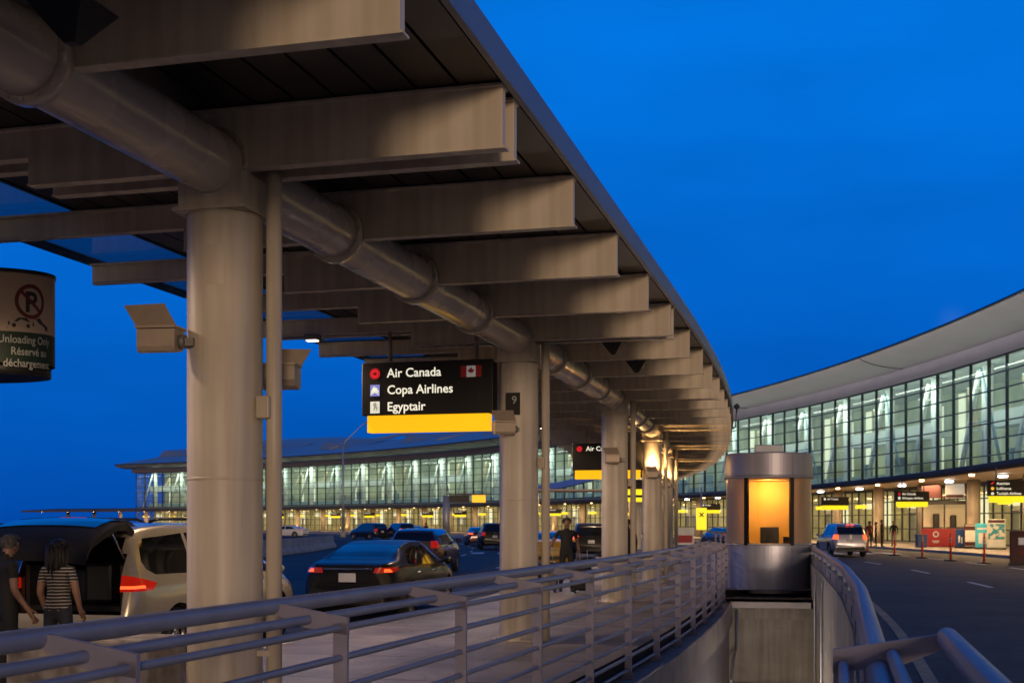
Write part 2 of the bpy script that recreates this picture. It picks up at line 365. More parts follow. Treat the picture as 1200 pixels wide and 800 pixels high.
def area_light(name, loc, target, power, col, size=(1, 1), shape='RECTANGLE', spread=PI):
    l = bpy.data.lights.new(name, 'AREA'); l.energy = power; l.color = col; l.shape = shape; l.size = size[0]; l.size_y = size[1]; l.spread = spread
    o = bpy.data.objects.new(name, l); COL.objects.link(o); o.location = loc
    o.rotation_euler = (Vector(target) - Vector(loc)).to_track_quat('-Z', 'Y').to_euler(); return o
def spot_light(name, loc, target, power, col, ang=80, rad=.06, blend=.5):
    l = bpy.data.lights.new(name, 'SPOT'); l.energy = power; l.color = col; l.spot_size = R(ang); l.spot_blend = blend; l.shadow_soft_size = rad
    o = bpy.data.objects.new(name, l); COL.objects.link(o); o.location = loc
    o.rotation_euler = (Vector(target) - Vector(loc)).to_track_quat('-Z', 'Y').to_euler(); return o
def point_light(name, loc, power, col, rad=.1):
    l = bpy.data.lights.new(name, 'POINT'); l.energy = power; l.color = col; l.shadow_soft_size = rad
    o = bpy.data.objects.new(name, l); COL.objects.link(o); o.location = loc; return o
# ================================================================== GROUND, ROADS, ISLAND, OPEN WELL
DL = [(-12, 1.30), (-3.58, 1.45), (1.5, 1.66), (6.5, 1.83), (10.2, 1.92), (16.5, 2.0), (24.5, 2.05), (70, 2.05)]     # railing post line
DR = [(-12, 4.40), (-4, 4.42), (4, 4.46), (9, 4.36), (14, 4.2), (20, 4.12), (30, 4.15)]                              # parapet centre line
W0, W1 = -6.6, 21.2                                             # the well runs between these
def dl(s): return interp(DL, s)
def dr(s): return interp(DR, s)

ss = frange(W0, W1, 20)
hole = [F(s, dl(s) - .05) for s in ss] + [F(s, dr(s)) for s in reversed(ss)]
outer = [Vector((-3000, -400, 0)), Vector((1500, -400, 0)), Vector((1500, 4000, 0)), Vector((-3000, 4000, 0))]
mid = [Vector((-60, -60, 0)), Vector((90, -60, 0)), Vector((90, 150, 0)), Vector((-60, 150, 0))]
mb = MB()
for loops in ([outer, mid], [mid, hole]):
    flat = [p for l in loops for p in l]
    tr = geometry.tessellate_polygon([[Vector((p.x, p.y, 0)) for p in l] for l in loops])
    mb.add([(p.x, p.y, -.16) for p in flat], [list(t) for t in tr])
struct('ground', mb, M['asphalt'])

def strip(s0, s1, n, d0, d1, z, mi=0, mb=None, nd=1):
    mb = mb or MB(); f0 = d0 if callable(d0) else (lambda s: d0); f1 = d1 if callable(d1) else (lambda s: d1)
    mb.grid([[F(s, lerp(f0(s), f1(s), k / nd), z) for k in range(nd + 1)] for s in frange(s0, s1, n)], mi)
    return mb
KERB_L = -3.05
struct('outer_roadway', strip(-30, 330, 180, -19.5, KERB_L - .16, -.152), M['road'])
struct('inner_roadway', strip(-30, 330, 180, lambda s: dr(s) + .28 if s < 26 else 4.42, 17.34, -.152), M['road'])

def slab(mb, s0, s1, n, d0, d1, z0, z1, mi=0):
    f0 = d0 if callable(d0) else (lambda s: d0); f1 = d1 if callable(d1) else (lambda s: d1)
    rows = [[F(s, f0(s), z0), F(s, f0(s), z1), F(s, f1(s), z1), F(s, f1(s), z0), F(s, f0(s), z0)] for s in frange(s0, s1, n)]
    mb.grid(rows, mi); a = rows[0][:4]; b = rows[-1][:4]; mb.add(a, [(0, 1, 2, 3)], mi); mb.add(b, [(3, 2, 1, 0)], mi)
    return mb
# the island pavement beside the well, past it, and before it; cut into bays by saw joints
def bays(mb, s0, s1, d0, d1, z, step, gap=.022, nd=1):
    s = s0
    while s < s1 - .01:
        e = min(s + step, s1)
        f0 = d0 if callable(d0) else (lambda q: d0); f1 = d1 if callable(d1) else (lambda q: d1)
        for k in range(nd):
            a = lambda q, k=k: lerp(f0(q), f1(q), k / nd) + (gap / 2 if k else 0); b = lambda q, k=k: lerp(f0(q), f1(q), (k + 1) / nd)
            mb.grid([[F(q, a(q), z), F(q, b(q), z)] for q in frange(s + gap, e, 2)])
        s = e
    return mb
mb = MB(); bays(mb, -30, 22.2, KERB_L + .16, lambda s: dl(s) - .13, 0, 2.125, nd=2)
bays(mb, 22.2, 290, KERB_L + .16, 4.1, 0, 2.125, nd=3); bays(mb, -14, W0, lambda s: dl(s) - .12, 4.3, 0, 2.125)
struct('island_pavement', mb, M['walk'])
mb = MB(); slab(mb, -30, 290, 160, KERB_L + .15, lambda s: (dl(s) - .125) if s < 22.2 else 4.1, -.3, -.012)
struct('island_base', mb, M['asphalt'])
mb = MB(); slab(mb, -30, 290, 160, KERB_L, KERB_L + .155, -.3, .004); slab(mb, 27, 290, 120, 4.1, 4.26, -.3, .004)
struct('island_kerb', mb, M['kerb'])
# edge of the slab on the well side: a low ledge, jointed concrete fascia panels, steel girder under them
mb = MB(); s = -12.0
while s < 22.2:
    e = min(s + 1.06, 22.2)
    slab(mb, s + .008, e, 2, lambda q: dl(q) - .12, lambda q: dl(q) + .2, -.72, -.25); s = e
struct('island_edge_panels', mb, M['concrete'])
struct('island_girder', slab(MB(), -12, 22.2, 24, lambda q: dl(q) - .1, lambda q: dl(q) + .13, -5.2, -.735), M['girder'])
# well floor and end wall
struct('lower_level_floor', strip(-12, 24, 10, 0, 6.5, -5.2), M['concrete'])
mb = MB(); slab(mb, W1, W1 + .5, 1, lambda q: dl(q) + .1, lambda q: dr(q), -5.2, -.62); slab(mb, W1 - .12, W1 + .5, 1, lambda q: dl(q) + .14, lambda q: dr(q) - .05, -.61, -.36)
slab(mb, W1 - .05, W1 + .4, 1, lambda q: dl(q) + .12, dr, -2.3, -2.12)
struct('well_end_wall', mb, M['concrete'])
mb = MB(); slab(mb, W1 - .16, W1 + .1, 1, lambda q: dl(q) + .16, lambda q: dr(q) - .1, -.355, -.22)
struct('well_end_ledge', mb, mat('ledge metal', (.5, .47, .46), .4, .3, amt=.1, scale=2))
struct('booth_platform', slab(MB(), W1 + .12, 27, 6, lambda q: dl(q) + .1, lambda q: dr(q) - .12, -.5, -.30), M['girder'])
struct('well_near_wall', slab(MB(), W0 - .3, W0, 1, lambda q: dl(q) - .1, dr, -5.2, -.02), M['concrete'])

point_light('lower_level_lamp', F(14.0, 2.6, -3.7), 380, (1, .82, .70), .25)
point_light('lower_level_lamp', F(20.0, 2.7, -4.3), 26, (1, .62, .14), .2)
# lane markings
def dash(mb, s0, s1, d, w=.14): slab(mb, s0, s1, 3, d - w / 2, d + w / 2, -.151, -.145)
mb = MB()
for k in range(-2, 24): dash(mb, 18.2 + k * 9.2, 21.2 + k * 9.2, 9.15)
for k in range(-1, 24): dash(mb, 33.5 + k * 6.1, 36.3 + k * 6.1, 13.5)
for k in range(-2, 24): dash(mb, 12 + k * 9.2, 15 + k * 9.2, -6.6); dash(mb, 12 + k * 9.2, 15 + k * 9.2, -10.2)
struct('lane_dashes', mb, M['white_line'])
struct('edge_line', slab(MB(), -12, 120, 70, 5.2, 5.36, -.151, -.145), M['yellow_line'])
mb = MB()
for k in range(7): slab(mb, 62.5, 66, 2, 4.8 + k * 1.5, 5.5 + k * 1.5, -.151, -.144)
for k in range(9): slab(mb, 62.5, 66, 2, -4.0 - k * 1.5, -3.3 - k * 1.5, -.151, -.144)
struct('zebra_crossing', mb, M['white_line'])

# terminal pavement
mb = MB(); bays(mb, 0, 330, 17.5, 28.0, 0.0, 4.5, nd=2); struct('terminal_pavement', mb, M['walk'])
struct('terminal_kerb', slab(MB(), 0, 330, 150, 17.34, 17.51, -.3, .004), M['kerb'])
struct('terminal_pavement_base', slab(MB(), 0, 330, 150, 17.5, 120, -.3, -.012), M['kerb'])

# ================================================================== RAILINGS
OFF = .42
def railing(name, label, cat, s0, n, step, side, dpost, group):
    """posts on the well edge, bracket plates reaching out to a heavier top rail over the pavement (side -1 left, +1 right)"""
    root = thing(name, label, cat, F(s0, dpost(s0), 0), 0, group)
    for k in range(n):
        s = s0 + step * k; X = Matrix.Translation(F(s, dpost(s), 0)) @ Matrix.Rotation(FR(s), 4, 'Z')
        p = MB(); p.box((0, 0, .42), (.085, .028, 1.28), X); p.box((0, 0, -.235), (.16, .14, .02), X)
        p.add([(-.07, .02, -.225), (.07, .02, -.225), (0, .02, -.08), (-.07, .034, -.225), (.07, .034, -.225), (0, .034, -.08)], [(0, 1, 2), (3, 5, 4), (0, 2, 5, 3), (1, 4, 5, 2), (0, 3, 4, 1)], 0, False, X)
        p.build('post', M['plate'], root, local=False)
        b = MB(); a = side
        Y = X @ Matrix.Translation((0, .016, 0)) @ Matrix.Rotation(PI / 2, 4, 'X')
        b.prism([(-a * .045, .99), (-a * .045, 1.09), (a * (OFF - .03), 1.165), (a * OFF, 1.11), (a * OFF * .55, 1.03)], Y, .030)
        b.build('bracket_plate', M['plate'], root, local=False)
    sA, sB = s0 - .02, s0 + step * (n - 1) + .02
    q = frange(sA, sB, max(4, int((sB - sA) / 1.0)))
    MB().tube([F(s, dpost(s) + side * OFF, 1.145) for s in q], .047, 14).build('top_rail', M['rail'], root, local=False)
    MB().tube([F(s, dpost(s) + side * OFF * .47, 1.075) for s in q], .028, 10).build('rail', M['rail'], root, local=False)
    for z in (1.03, .86, .69, .52, .35, .18, .01, -.14):
        MB().tube([F(s, dpost(s) + side * .0, z) for s in q], .021, 8).build('rail', M['rail'], root, local=False)
    return root
railing('guard_railing', 'long curving blue grey steel railing along the pavement edge beside the columns', 'railing', -3.58 - 2.05 * 2, 16, 2.05, -1, dl, None)
railing('guard_railing', 'short steel railing end with bracket plate in the bottom right corner by the road', 'railing', -5.2, 2, 2.55, 1, lambda s: 4.30, None)

# parapet along the inner road, with a big pipe rail on brackets
par = thing('parapet_wall', 'curved concrete parapet with thick blue pipe rail between the open well and the inner road', 'parapet', F(5, dr(5), 0))
mb = MB(); s = -5.0
while s < 26.0:
    e = min(s + 2.6, 26.0)
    slab(mb, s + .012, e, 3, lambda q: dr(q) - .05, lambda q: dr(q) + .12, -5.2, .62); s = e
mb.build('wall_panel', M['concrete'], par, local=False)
slab(MB(), -5.0, 26.0, 40, lambda q: dr(q) - .03, lambda q: dr(q) + .10, .622, .84).build('steel_upstand', M['girder'], par, local=False)
slab(MB(), -5.0, 26.0, 40, lambda q: dr(q) + .121, lambda q: dr(q) + .26, -.3, .30).build('road_plinth', M['concrete'], par, local=False)
MB().tube([F(s, dr(s) + .02, .985) for s in frange(-4.3, 26.0, 50)], .068, 16).build('pipe_rail', M['rail'], par, local=False)
for k in range(15):
    s = -3.4 + 2.05 * k; b = MB()
    X = Matrix.Translation(F(s, dr(s) + .02, 0)) @ Matrix.Rotation(FR(s), 4, 'Z'); b.box((0, 0, .88), (.07, .014, .10), X); b.box((-.055, 0, .74), (.012, .09, .12), X)
    b.build('rail_bracket', M['rail'], par, local=False)
for s in (15.5, 19.0):
    b = MB(); b.tube([F(s, dr(s) - .075, .55), F(s + .15, dr(s) - .09, .1), F(s + .15, dr(s) - .09, -4)], .025, 8); b.build('conduit', M['galv'], par, local=False)
cond = MB(); cond.tube([F(W1 - .3, dl(W1) + .3, -.5), F(W1 - .3, dl(W1) + .3, -1.3), F(W1 - .5, dl(W1) + .24, -1.5), F(W1 - 1.5, dl(W1) + .22, -1.9)], .035, 8)
tag(cond.build('conduit_pipe', M['galv']), 'thin bent grey conduit in the corner of the well end wall', 'pipe')

# concrete block by the first column
blk = MB(); X = Matrix.Translation(F(-.1, -.98, .40)) @ Matrix.Rotation(FR(0), 4, 'Z')
blk.box((0, 0, 0), (1.15, .55, .80), X, bev=.02)
tag(blk.build('concrete_block', mat('pitted concrete', (.30, .27, .24), .9, amt=.5, scale=7, bump=.8, streak=.2)), 'pitted concrete block standing beside the nearest canopy column', 'concrete block')

# ================================================================== LIFT BOOTH
SB, DB = 23.55, 3.08
bl = F(SB, DB, -.28)
booth = thing('attendant_booth', 'round steel and glass booth lit orange inside at the end of the well', 'booth', bl, FR(SB))
RB = 1.06
def arc_wall(mb, r, a0, a1, z0, z1, th=.03, n=14, mi=0):
    rows = []
    for k in range(n + 1):
        a = lerp(a0, a1, k / n); c, s_ = math.cos(a), math.sin(a)
        rows.append([(r * c, r * s_, z0), (r * c, r * s_, z1), ((r - th) * c, (r - th) * s_, z1), ((r - th) * c, (r - th) * s_, z0), (r * c, r * s_, z0)])
    mb.grid(rows, mi, False); mb.add(rows[0][:4], [(0, 1, 2, 3)], mi); mb.add(rows[-1][:4], [(3, 2, 1, 0)], mi)
ANG = [R(a) for a in (-90 - 31, -90 + 31, -90 + 31 + 76, 90, 90 + 73, 239)]   # mullion angles
for k in range(6):
    a0, a1 = ANG[k], ANG[(k + 1) % 6] + (2 * PI if k == 5 else 0)
    w = MB(); arc_wall(w, RB, a0 + .006, a1 - .006, .18, 1.36); w.build('base_panel', M['steel'], booth)
    g = MB(); arc_wall(g, RB - .01, a0 + .03, a1 - .03, 1.38, 3.03, .015); g.build('glass_panel', M['booth_glass'] if k == 0 else M['frosted'], booth)
    h = MB(); arc_wall(h, RB + .03, a0 + .004, a1 - .004, 3.07, 3.60, .05); h.build('header_panel', M['header'], booth)
    m = MB(); X = Matrix.Rotation(a0, 4, 'Z'); m.box((RB - .01, 0, 2.2), (.07, .10, 1.70), X); m.build('mullion', M['black'], booth)
MB().lathe([(RB + .005, 1.345), (RB + .02, 1.355), (RB + .02, 1.385), (RB + .005, 1.395)], 48).build('sill_band', M['header'], booth)
MB().lathe([(RB - .05, 3.0), (RB + .055, 3.01), (RB + .065, 3.06), (RB - .05, 3.065)], 48).build('head_band', M['header'], booth)
MB().lathe([(RB + .02, 3.58), (RB, 3.63), (.5, 3.66), (.01, 3.67)], 48).build('roof', M['header'], booth)
MB().lathe([(RB - .06, 0), (RB - .06, .18)], 48).build('plinth', M['black'], booth)
MB().lathe([(RB - .06, 1.30), (RB - .06, 1.34)], 40).build('counter', M['dark_frame'], booth)
MB().lathe([(RB - .06, 2.97), (RB - .06, 3.0)], 40).build('ceiling', M['orange_wall'], booth)
b = MB(); b.box((0, .42, 2.15), (1.32, .04, 1.62)); b.build('back_partition', M['orange_wall'], booth)
b = MB(); b.box((.02, -.45, 1.60), (.46, .06, .40), bev=.01); b.box((.02, -.43, 1.355), (.2, .16, .03)); b.build('monitor', M['black'], booth)
b = MB(); b.box((.42, -.4, 1.45), (.14, .14, .22), bev=.01); b.build('card_terminal', M['dark_frame'], booth)
b = MB(); b.box((0, 0, 3.76), (.70, .5, .20), bev=.02)
for k in range(2): b.box((-.18 + .36 * k, -.262, 3.76), (.26, .02, .13))
tag(b.build('rooftop_unit', M['galv'], None), 'small grey air conditioning unit on the booth roof', 'air conditioner')
move(bpy.data.objects['rooftop_unit'], bl, FR(SB))
area_light('booth_lamp', (booth.matrix_basis @ Vector((0, -.1, 0))) if False else (Matrix.Translation(bl) @ Matrix.Rotation(FR(SB), 4, 'Z') @ Vector((0, -.2, 2.94))), Matrix.Translation(bl) @ Matrix.Rotation(FR(SB), 4, 'Z') @ Vector((0, .35, 1.6)), 30, (1, .64, .18), (.5, .3))
point_light('booth_lamp', Matrix.Translation(bl) @ Matrix.Rotation(FR(SB), 4, 'Z') @ Vector((0, -.25, 2.75)), 34, (1, .60, .24), .08)

# ================================================================== CANOPY
CS0, CS1 = -14.5, 70.0
can = thing('kerbside_canopy', 'long curving steel canopy on round grey columns with dark slatted underside', 'canopy', F(0, 0, 0))
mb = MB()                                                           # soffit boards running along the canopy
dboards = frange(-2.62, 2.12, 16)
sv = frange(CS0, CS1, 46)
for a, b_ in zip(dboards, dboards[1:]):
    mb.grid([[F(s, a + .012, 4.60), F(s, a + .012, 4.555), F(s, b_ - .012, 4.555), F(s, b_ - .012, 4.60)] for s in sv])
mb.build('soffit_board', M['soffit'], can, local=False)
MB_ = MB(); slab(MB_, CS0, CS1, 46, -2.66, 2.125, 4.605, 4.70); MB_.build('roof_deck', M['black'], can, local=False)
s = CS0
while s < CS1 - .1:
    e = min(s + 4.25, CS1)
    f = MB(); slab(f, s + .006, e, 4, 2.134, 2.18, 4.535, 4.74); slab(f, s + .006, e, 4, 1.95, 2.133, 4.705, 4.745); f.build('fascia_panel', M['fascia'], can, local=False); s = e
s = CS0
while s < CS1 - .1:                                                  # glazed strip along the outer edge
    e = min(s + 2.125, CS1)
    g = MB(); slab(g, s + .03, e - .03, 2, -3.92, -2.70, 4.60, 4.615); g.build('roof_glass', M['roof_glass'], can, local=False)
    g = MB(); slab(g, s - .03, s + .03, 1, -3.92, -2.70, 4.57, 4.63); slab(g, s, e, 2, -3.99, -3.92, 4.56, 4.64); slab(g, s, e, 2, -2.70, -2.66, 4.56, 4.64); g.build('glass_frame', M['dark_frame'], can, local=False); s = e
MB().tube([F(s, 0, 4.17) for s in frange(CS0, CS1, 90)], .225, 28).build('spine_pipe', M['pipe'], can, local=False)
def beam_mb():
    b = MB(); X = Matrix.Rotation(PI / 2, 4, 'X')
    prof = [(2.12, 4.13), (2.12, 4.525), (-3.88, 4.525), (-3.88, 4.345), (-1.52, 4.325), (-1.52, 4.13)]
    b.prism(prof, X @ Matrix.Translation((0, 0, -.035)), .07)
    b.box((-.88, 0, 4.535), (6.02, .15, .02)); b.box((.31, 0, 4.124), (3.66, .10, .014)); b.box((-2.70, 0, 4.332), (2.36, .10, .012), Matrix.Translation((0, 0, -.006)))
    return b
beam0 = beam_mb().build('beam', M['beam'], can)
col0 = MB()
X0 = Matrix.Rotation(PI / 2, 4, 'X')
first = True; k = -6
s = CS0 + .9
slist = []
while True:
    s = k * 2.125
    if s > CS1 - 1: break
    if s > CS0 + .5:
        slist += [s - .13, s + .17] if k % 4 == 0 else [s]
    k += 1
CANL = can.location.copy()
for s in slist:
    o = beam0 if first else beam0.copy()
    if not first: COL.objects.link(o)
    o.parent = can; o.location = F(s, 0, 0) - CANL; o.rotation_euler = (0, 0, FR(s)); first = False
collar = MB().lathe([(.226, -.05), (.262, -.05), (.262, .05), (.226, .05)], 28, Matrix.Translation((0, -.02, 4.17)) @ Matrix.Rotation(PI / 2, 4, 'X'), caps=False)
for q in range(16): collar.lathe([(.012, 0), (.012, .012)], 6, Matrix.Translation((0, -.02, 4.17)) @ Matrix.Rotation(PI / 2, 4, 'X') @ Matrix.Translation((.246 * math.cos(q * PI / 8), .246 * math.sin(q * PI / 8), .05)))
c0 = collar.build('pipe_collar', M['pipe'], can); first = True
for k in range(-6, 33):
    s = k * 2.125
    o = c0 if first else c0.copy()
    if not first: COL.objects.link(o)
    o.parent = can; o.location = F(s - .10, 0, 0) - CANL; o.rotation_euler = (0, 0, FR(s)); first = False
# columns: shaft, saddle block, drain pipe
colm = MB()
for q in range(10): colm.lathe([(.016, .03), (.016, .055)], 6, Matrix.Translation((.318 * math.cos(q * PI / 5), .318 * math.sin(q * PI / 5), 0)))
colm.lathe([(.2695, 1.93), (.273, 1.936), (.273, 1.944), (.2695, 1.95)], 36, caps=False)
colm.lathe([(.36, 0), (.36, .03), (.275, .035), (.268, .1), (.268, 3.80), (.262, 3.83)], 36)
c0 = colm.build('column', M['paint'], can)
sd = MB(); sd.box((0, 0, 3.965), (.50, .46, .27), bev=.008); sd.box((0, 0, 3.842), (.56, .52, .02)); s0_ = sd.build('saddle_block', M['paint'], c0)
dp = MB(); dp.tube([(.375, .02, 0), (.375, .02, 4.54)], .058, 14); dp.box((.33, -.02, 2.45), (.10, .12, .16), bev=.01); dp.box((.32, 0, .7), (.1, .09, .04)); dp.build('drain_pipe', M['paint'], c0)
ap = MB()
for k in range(14):
    a0 = lerp(-1.95, -1.05, k / 14) - .12; a1 = lerp(-1.95, -1.05, (k + 1) / 14) - .12
for (za, zb, aa, ab) in ((3.30, 3.58, -1.62, -1.12),):
    n = 8
    rows = [[(.2705 * math.cos(lerp(aa, ab, i / n)), .2705 * math.sin(lerp(aa, ab, i / n)), z) for z in (za, zb)] for i in range(n + 1)]
    ap.grid(rows, 0, True)
ap.build('access_cover', mat('cover paint', (.52, .455, .365), .5, amt=.05, scale=1.5), c0)
cols = []
for k in range(-1, 9):
    s = 8.5 * k
    o = c0 if k == -1 else copy_tree(c0, can)
    o.location = F(s, 0, 0) - CANL; o.rotation_euler = (0, 0, FR(s)); cols.append(o)

# floodlights on the columns
def floodlight(label, s, d, z, rz, lit=False):
    root = thing('floodlight', label, 'floodlight', F(s, d, z), rz, 'floodlights bolted to the canopy columns')
    X = Matrix.Rotation(PI / 2, 4, 'Y') @ Matrix.Rotation(0, 4, 'Z')
    prof = [(.07, -.10), (.10, -.085), (.115, -.05), (.115, .10), (.02, .12), (-.10, .12), (-.10, -.02), (-.06, -.075)]
    b = MB(); Y = Matrix(((0, 0, 1, -.17), (-1, 0, 0, 0), (0, 1, 0, 0), (0, 0, 0, 1)))
    b.prism(prof, Y, .34); b.box((0, -.005, .118), (.36, .25, .022)); b.build('housing', M['flood'], root)
    h = MB(); h.add([(-.18, -.11, .13), (.18, -.11, .13), (.11, -.19, .30), (-.25, -.19, .29), (-.18, -.10, .13), (.18, -.10, .13), (.11, -.18, .30), (-.25, -.18, .29)],
          [(0, 1, 2, 3), (4, 7, 6, 5), (0, 4, 5, 1), (1, 5, 6, 2), (2, 6, 7, 3), (3, 7, 4, 0)]); h.build('glare_shield', M['flood'], root)
    y = MB(); y.lathe([(.06, 0), (.06, .05)], 14, Matrix.Translation((.172, 0, .0)) @ Matrix.Rotation(PI / 2, 4, 'Y')); y.box((.24, .05, 0), (.10, .18, .07), Matrix.Rotation(.1, 4, 'Z')); y.box((.30, .14, 0), (.12, .06, .10)); y.build('yoke', M['flood_grey'], root)
    l = MB(); l.box((0, 0, .131), (.30, .19, .004)); l.build('lens', M['lamp_warm'] if lit else M['head'], root)
    root.scale = (.82, .82, .82)
    return root
floodlight('bronze floodlight on a bracket on the left side of the nearest column', -.30, -.34, 2.90, FR(0) + .12)
fl = floodlight('grey floodlight half hidden behind the drain pipe of the nearest column', .50, .19, 2.72, FR(0) + PI + .15)
floodlight('floodlight on the second column below the airline sign', 8.15, -.12, 2.90, FR(8.5) + .5)
floodlight('dim floodlight on the third column', 16.65, .0, 2.90, FR(17) + .2)
floodlight('lit floodlight throwing warm light up the fourth column', 25.1, .05, 2.90, FR(25.5) + .1, True)
floodlight('lit floodlight on the fifth column', 33.6, .05, 2.90, FR(34) + .1, True)
for k, (s, pw) in enumerate(((25.5, 190), (34, 230), (42.5, 260), (51, 260), (59.5, 260))):
    spot_light('flood_lamp', F(s - .42, .05, 3.06), F(s + .1, .25, 4.5), pw, (1, .56, .2), 140, .08, .6)
    spot_light('flood_lamp', F(s - .42, -.2, 3.06), F(s - 1.5, 1.4, 4.5), pw * .55, (1, .56, .2), 130, .08, .6)
# number plate on the second column
p = MB(); X = Matrix.Translation(F(8.215, -.01, 3.25)) @ Matrix.Rotation(FR(8.5), 4, 'Z'); p.box((0, 0, 0), (.20, .012, .30), X)
np_ = p.build('number_plate', M['sign_black']); tag(np_, 'small black number plate on the second column', 'number plate')
t = MB(); vs, fs = text_geo('9', .15, align='CENTER'); t.add([X @ Vector((q.x + .02, -.008, q.y + .0)) for q in vs], fs); t.build('numeral', M['pale_print'], np_)

# luminaires along the outer edge of the canopy
for k in range(-1, 7):
    s = 8.2 + 8.5 * k
    root = thing('edge_luminaire', 'small box luminaire under the outer edge of the canopy', 'light fitting', F(s, -2.95, 4.22), FR(s), 'luminaires along the canopy edge')
    b = MB(); b.box((0, 0, .04), (.22, .16, .08), bev=.015); b.build('housing', M['flood_grey'], root)
    b = MB(); b.box((0, -.02, -.008), (.15, .10, .012)); b.build('lens', M['lamp_white'], root)
    spot_light('edge_lamp', F(s, -2.95, 4.18), F(s - .2, -2.2, 0), 520, (1, .70, .44), 140, .1, .7)
# black inverted pyramid speakers under the beams
for s, d, lab in ((-2.75, .62, 'black pyramid speaker hanging under the nearest beam'), (9.1, 1.22, 'black pyramid speaker hanging under the canopy beyond the second column'), (11.3, 1.22, 'farther black pyramid speaker hanging under the canopy')):
    b = MB(); X = Matrix.Translation(F(s, d, 0)) @ Matrix.Rotation(FR(s), 4, 'Z')
    b.add([(-.16, -.16, 4.17), (.16, -.16, 4.17), (.16, .16, 4.17), (-.16, .16, 4.17), (-.03, -.03, 3.99), (.03, -.03, 3.99), (.03, .03, 3.99), (-.03, .03, 3.99)], [(0, 1, 2, 3), (4, 7, 6, 5), (0, 4, 5, 1), (1, 5, 6, 2), (2, 6, 7, 3), (3, 7, 4, 0)], 0, False, X)
    b.tube([X @ Vector((0, 0, 4.16)), X @ Vector((0, 0, 4.55))], .02, 8)
    tag(b.build('loudspeaker', M['black']), lab, 'loudspeaker')
b = MB(); q = F(34.5, 2.12, 4.745); b.tube([q, q + Vector((.25, 0, .15)), q + Vector((.30, 0, .75))], .03, 8); b.lathe([(.02, 0), (.10, .05), (.10, .14), (.02, .2)], 12, Matrix.Translation(q + Vector((.30, 0, .75))))
tag(b.build('roof_antenna', M['dark_frame']), 'thin antenna on a bent arm on the canopy roof edge', 'antenna')

# ================================================================== AIRLINE SIGNS
def airline_sign(label, loc, rz, lines, w=1.92, h=.74, yh=.235, flag=False, rods=.46, group='hanging airline signs under the canopy', far=False, detail=True):
    """local origin at the middle of the bottom of the black box; face towards local -y"""
    root = thing('airline_sign', label, 'sign', loc, rz, group)
    b = MB(); b.box((0, 0, h / 2), (w, .24, h), bev=.012); b.build('sign_box', M['sign_black'], root)
    ym = M['sign_yellow_far'] if far else M['sign_yellow']
    b = MB(); b.box((0, 0, -yh / 2 - .001), (w - .14, .17, yh)); b.build('lit_panel', ym, root)
    for x in (-.30 * w + .0, .36 * w):
        b = MB(); b.tube([(x, 0, h), (x, 0, h + rods)], .03, 8); b.box((x, 0, h + .01), (.12, .12, .02)); b.build('hanger_rod', M['flood'], root)
    yf = -.1235; t = MB(); lg = []
    n = len(lines)
    for i, (logo, txt) in enumerate(lines):
        z = h - .155 - i * (.235 if n > 2 else .25); x = -w / 2 + .38
        put_text(t, txt, .175, x, yf, z - .055, sx=1.0)
        xl = -w / 2 + .20
        def part(mat_, fn):
            g = MB(); fn(g); g.build('airline_logo', mat_, root)
        if logo == 'roundel':
            part(M['red_logo'], lambda g: (disc(g, xl, yf, z, .075), ))
            part(M['dark_red'], lambda g: (disc(g, xl, yf - .002, z, .068, r0=.056), maple(g, xl, yf - .002, z - .005, .042)))
        elif logo == 'wave':
            part(M['violet_logo'], lambda g: rect(g, xl - .07, xl + .07, yf, z - .08, z + .08))
            part(M['cream_logo'], lambda g: [g.add([(xl - .07, yf - .002, z - .07 + o), (xl - .02, yf - .002, z + .035 + o * .6), (xl + .03, yf - .002, z + .0 + o), (xl + .07, yf - .002, z - .075 + o * 1.1), (xl + .05, yf - .002, z - .06 + o), (xl, yf - .002, z - .03 + o)], [(0, 1, 2, 3, 4, 5)]) for o in (0.0, .035)])
        elif logo == 'bird':
            part(M['cream_logo'], lambda g: rect(g, xl - .07, xl + .07, yf, z - .085, z + .08))
            part(M['grey_logo'], lambda g: g.add([(xl + a * .05, yf - .002, z + c * .065) for a, c in ((-.2, 1), (.3, 1), (.6, .6), (.5, .2), (.9, -.1), (.6, -1), (.3, -.3), (0, -.4), (-.1, -.9), (-.5, -.7), (-.3, .1), (-.6, .5))], [list(range(12))]))
        elif logo == 'cream':
            part(M['cream_logo'], lambda g: rect(g, xl - .07, xl + .07, yf, z - .08, z + .08))
        elif logo == 'amber':
            part(M['amber_logo'], lambda g: disc(g, xl, yf, z, .075))
        elif logo == 'red_tail':
            part(M['red_logo'], lambda g: g.add([(xl - .09, yf, z - .03), (xl - .02, yf, z - .04), (xl + .09, yf, z + .08), (xl + .03, yf, z + .07)], [(0, 1, 2, 3)]))
        elif logo == 'white_disc':
            part(M['cream_logo'], lambda g: disc(g, xl, yf, z, .07))
    t.build('lettering', M['letter'], root)
    if flag:
        x0 = w / 2 - .46; x1 = w / 2 - .16; z0, z1 = h - .24, h - .085
        g = MB(); rect(g, x0 + .085, x1 - .085, yf, z0, z1); f = g.build('flag', M['flag_white'], root)
        g = MB(); rect(g, x0, x0 + .085, yf, z0, z1); rect(g, x1 - .085, x1, yf, z0, z1); maple(g, (x0 + x1) / 2, yf - .002, (z0 + z1) / 2 + .005, .055); g.build('flag_red', M['dark_red'], f)
    return root
airline_sign('nearest black hanging sign listing three airlines with a small flag and yellow panel below', F(8.35, -1.26, 3.135), FR(8.5), [('roundel', 'Air Canada'), ('wave', 'Copa Airlines'), ('bird', 'Egyptair')], flag=True)
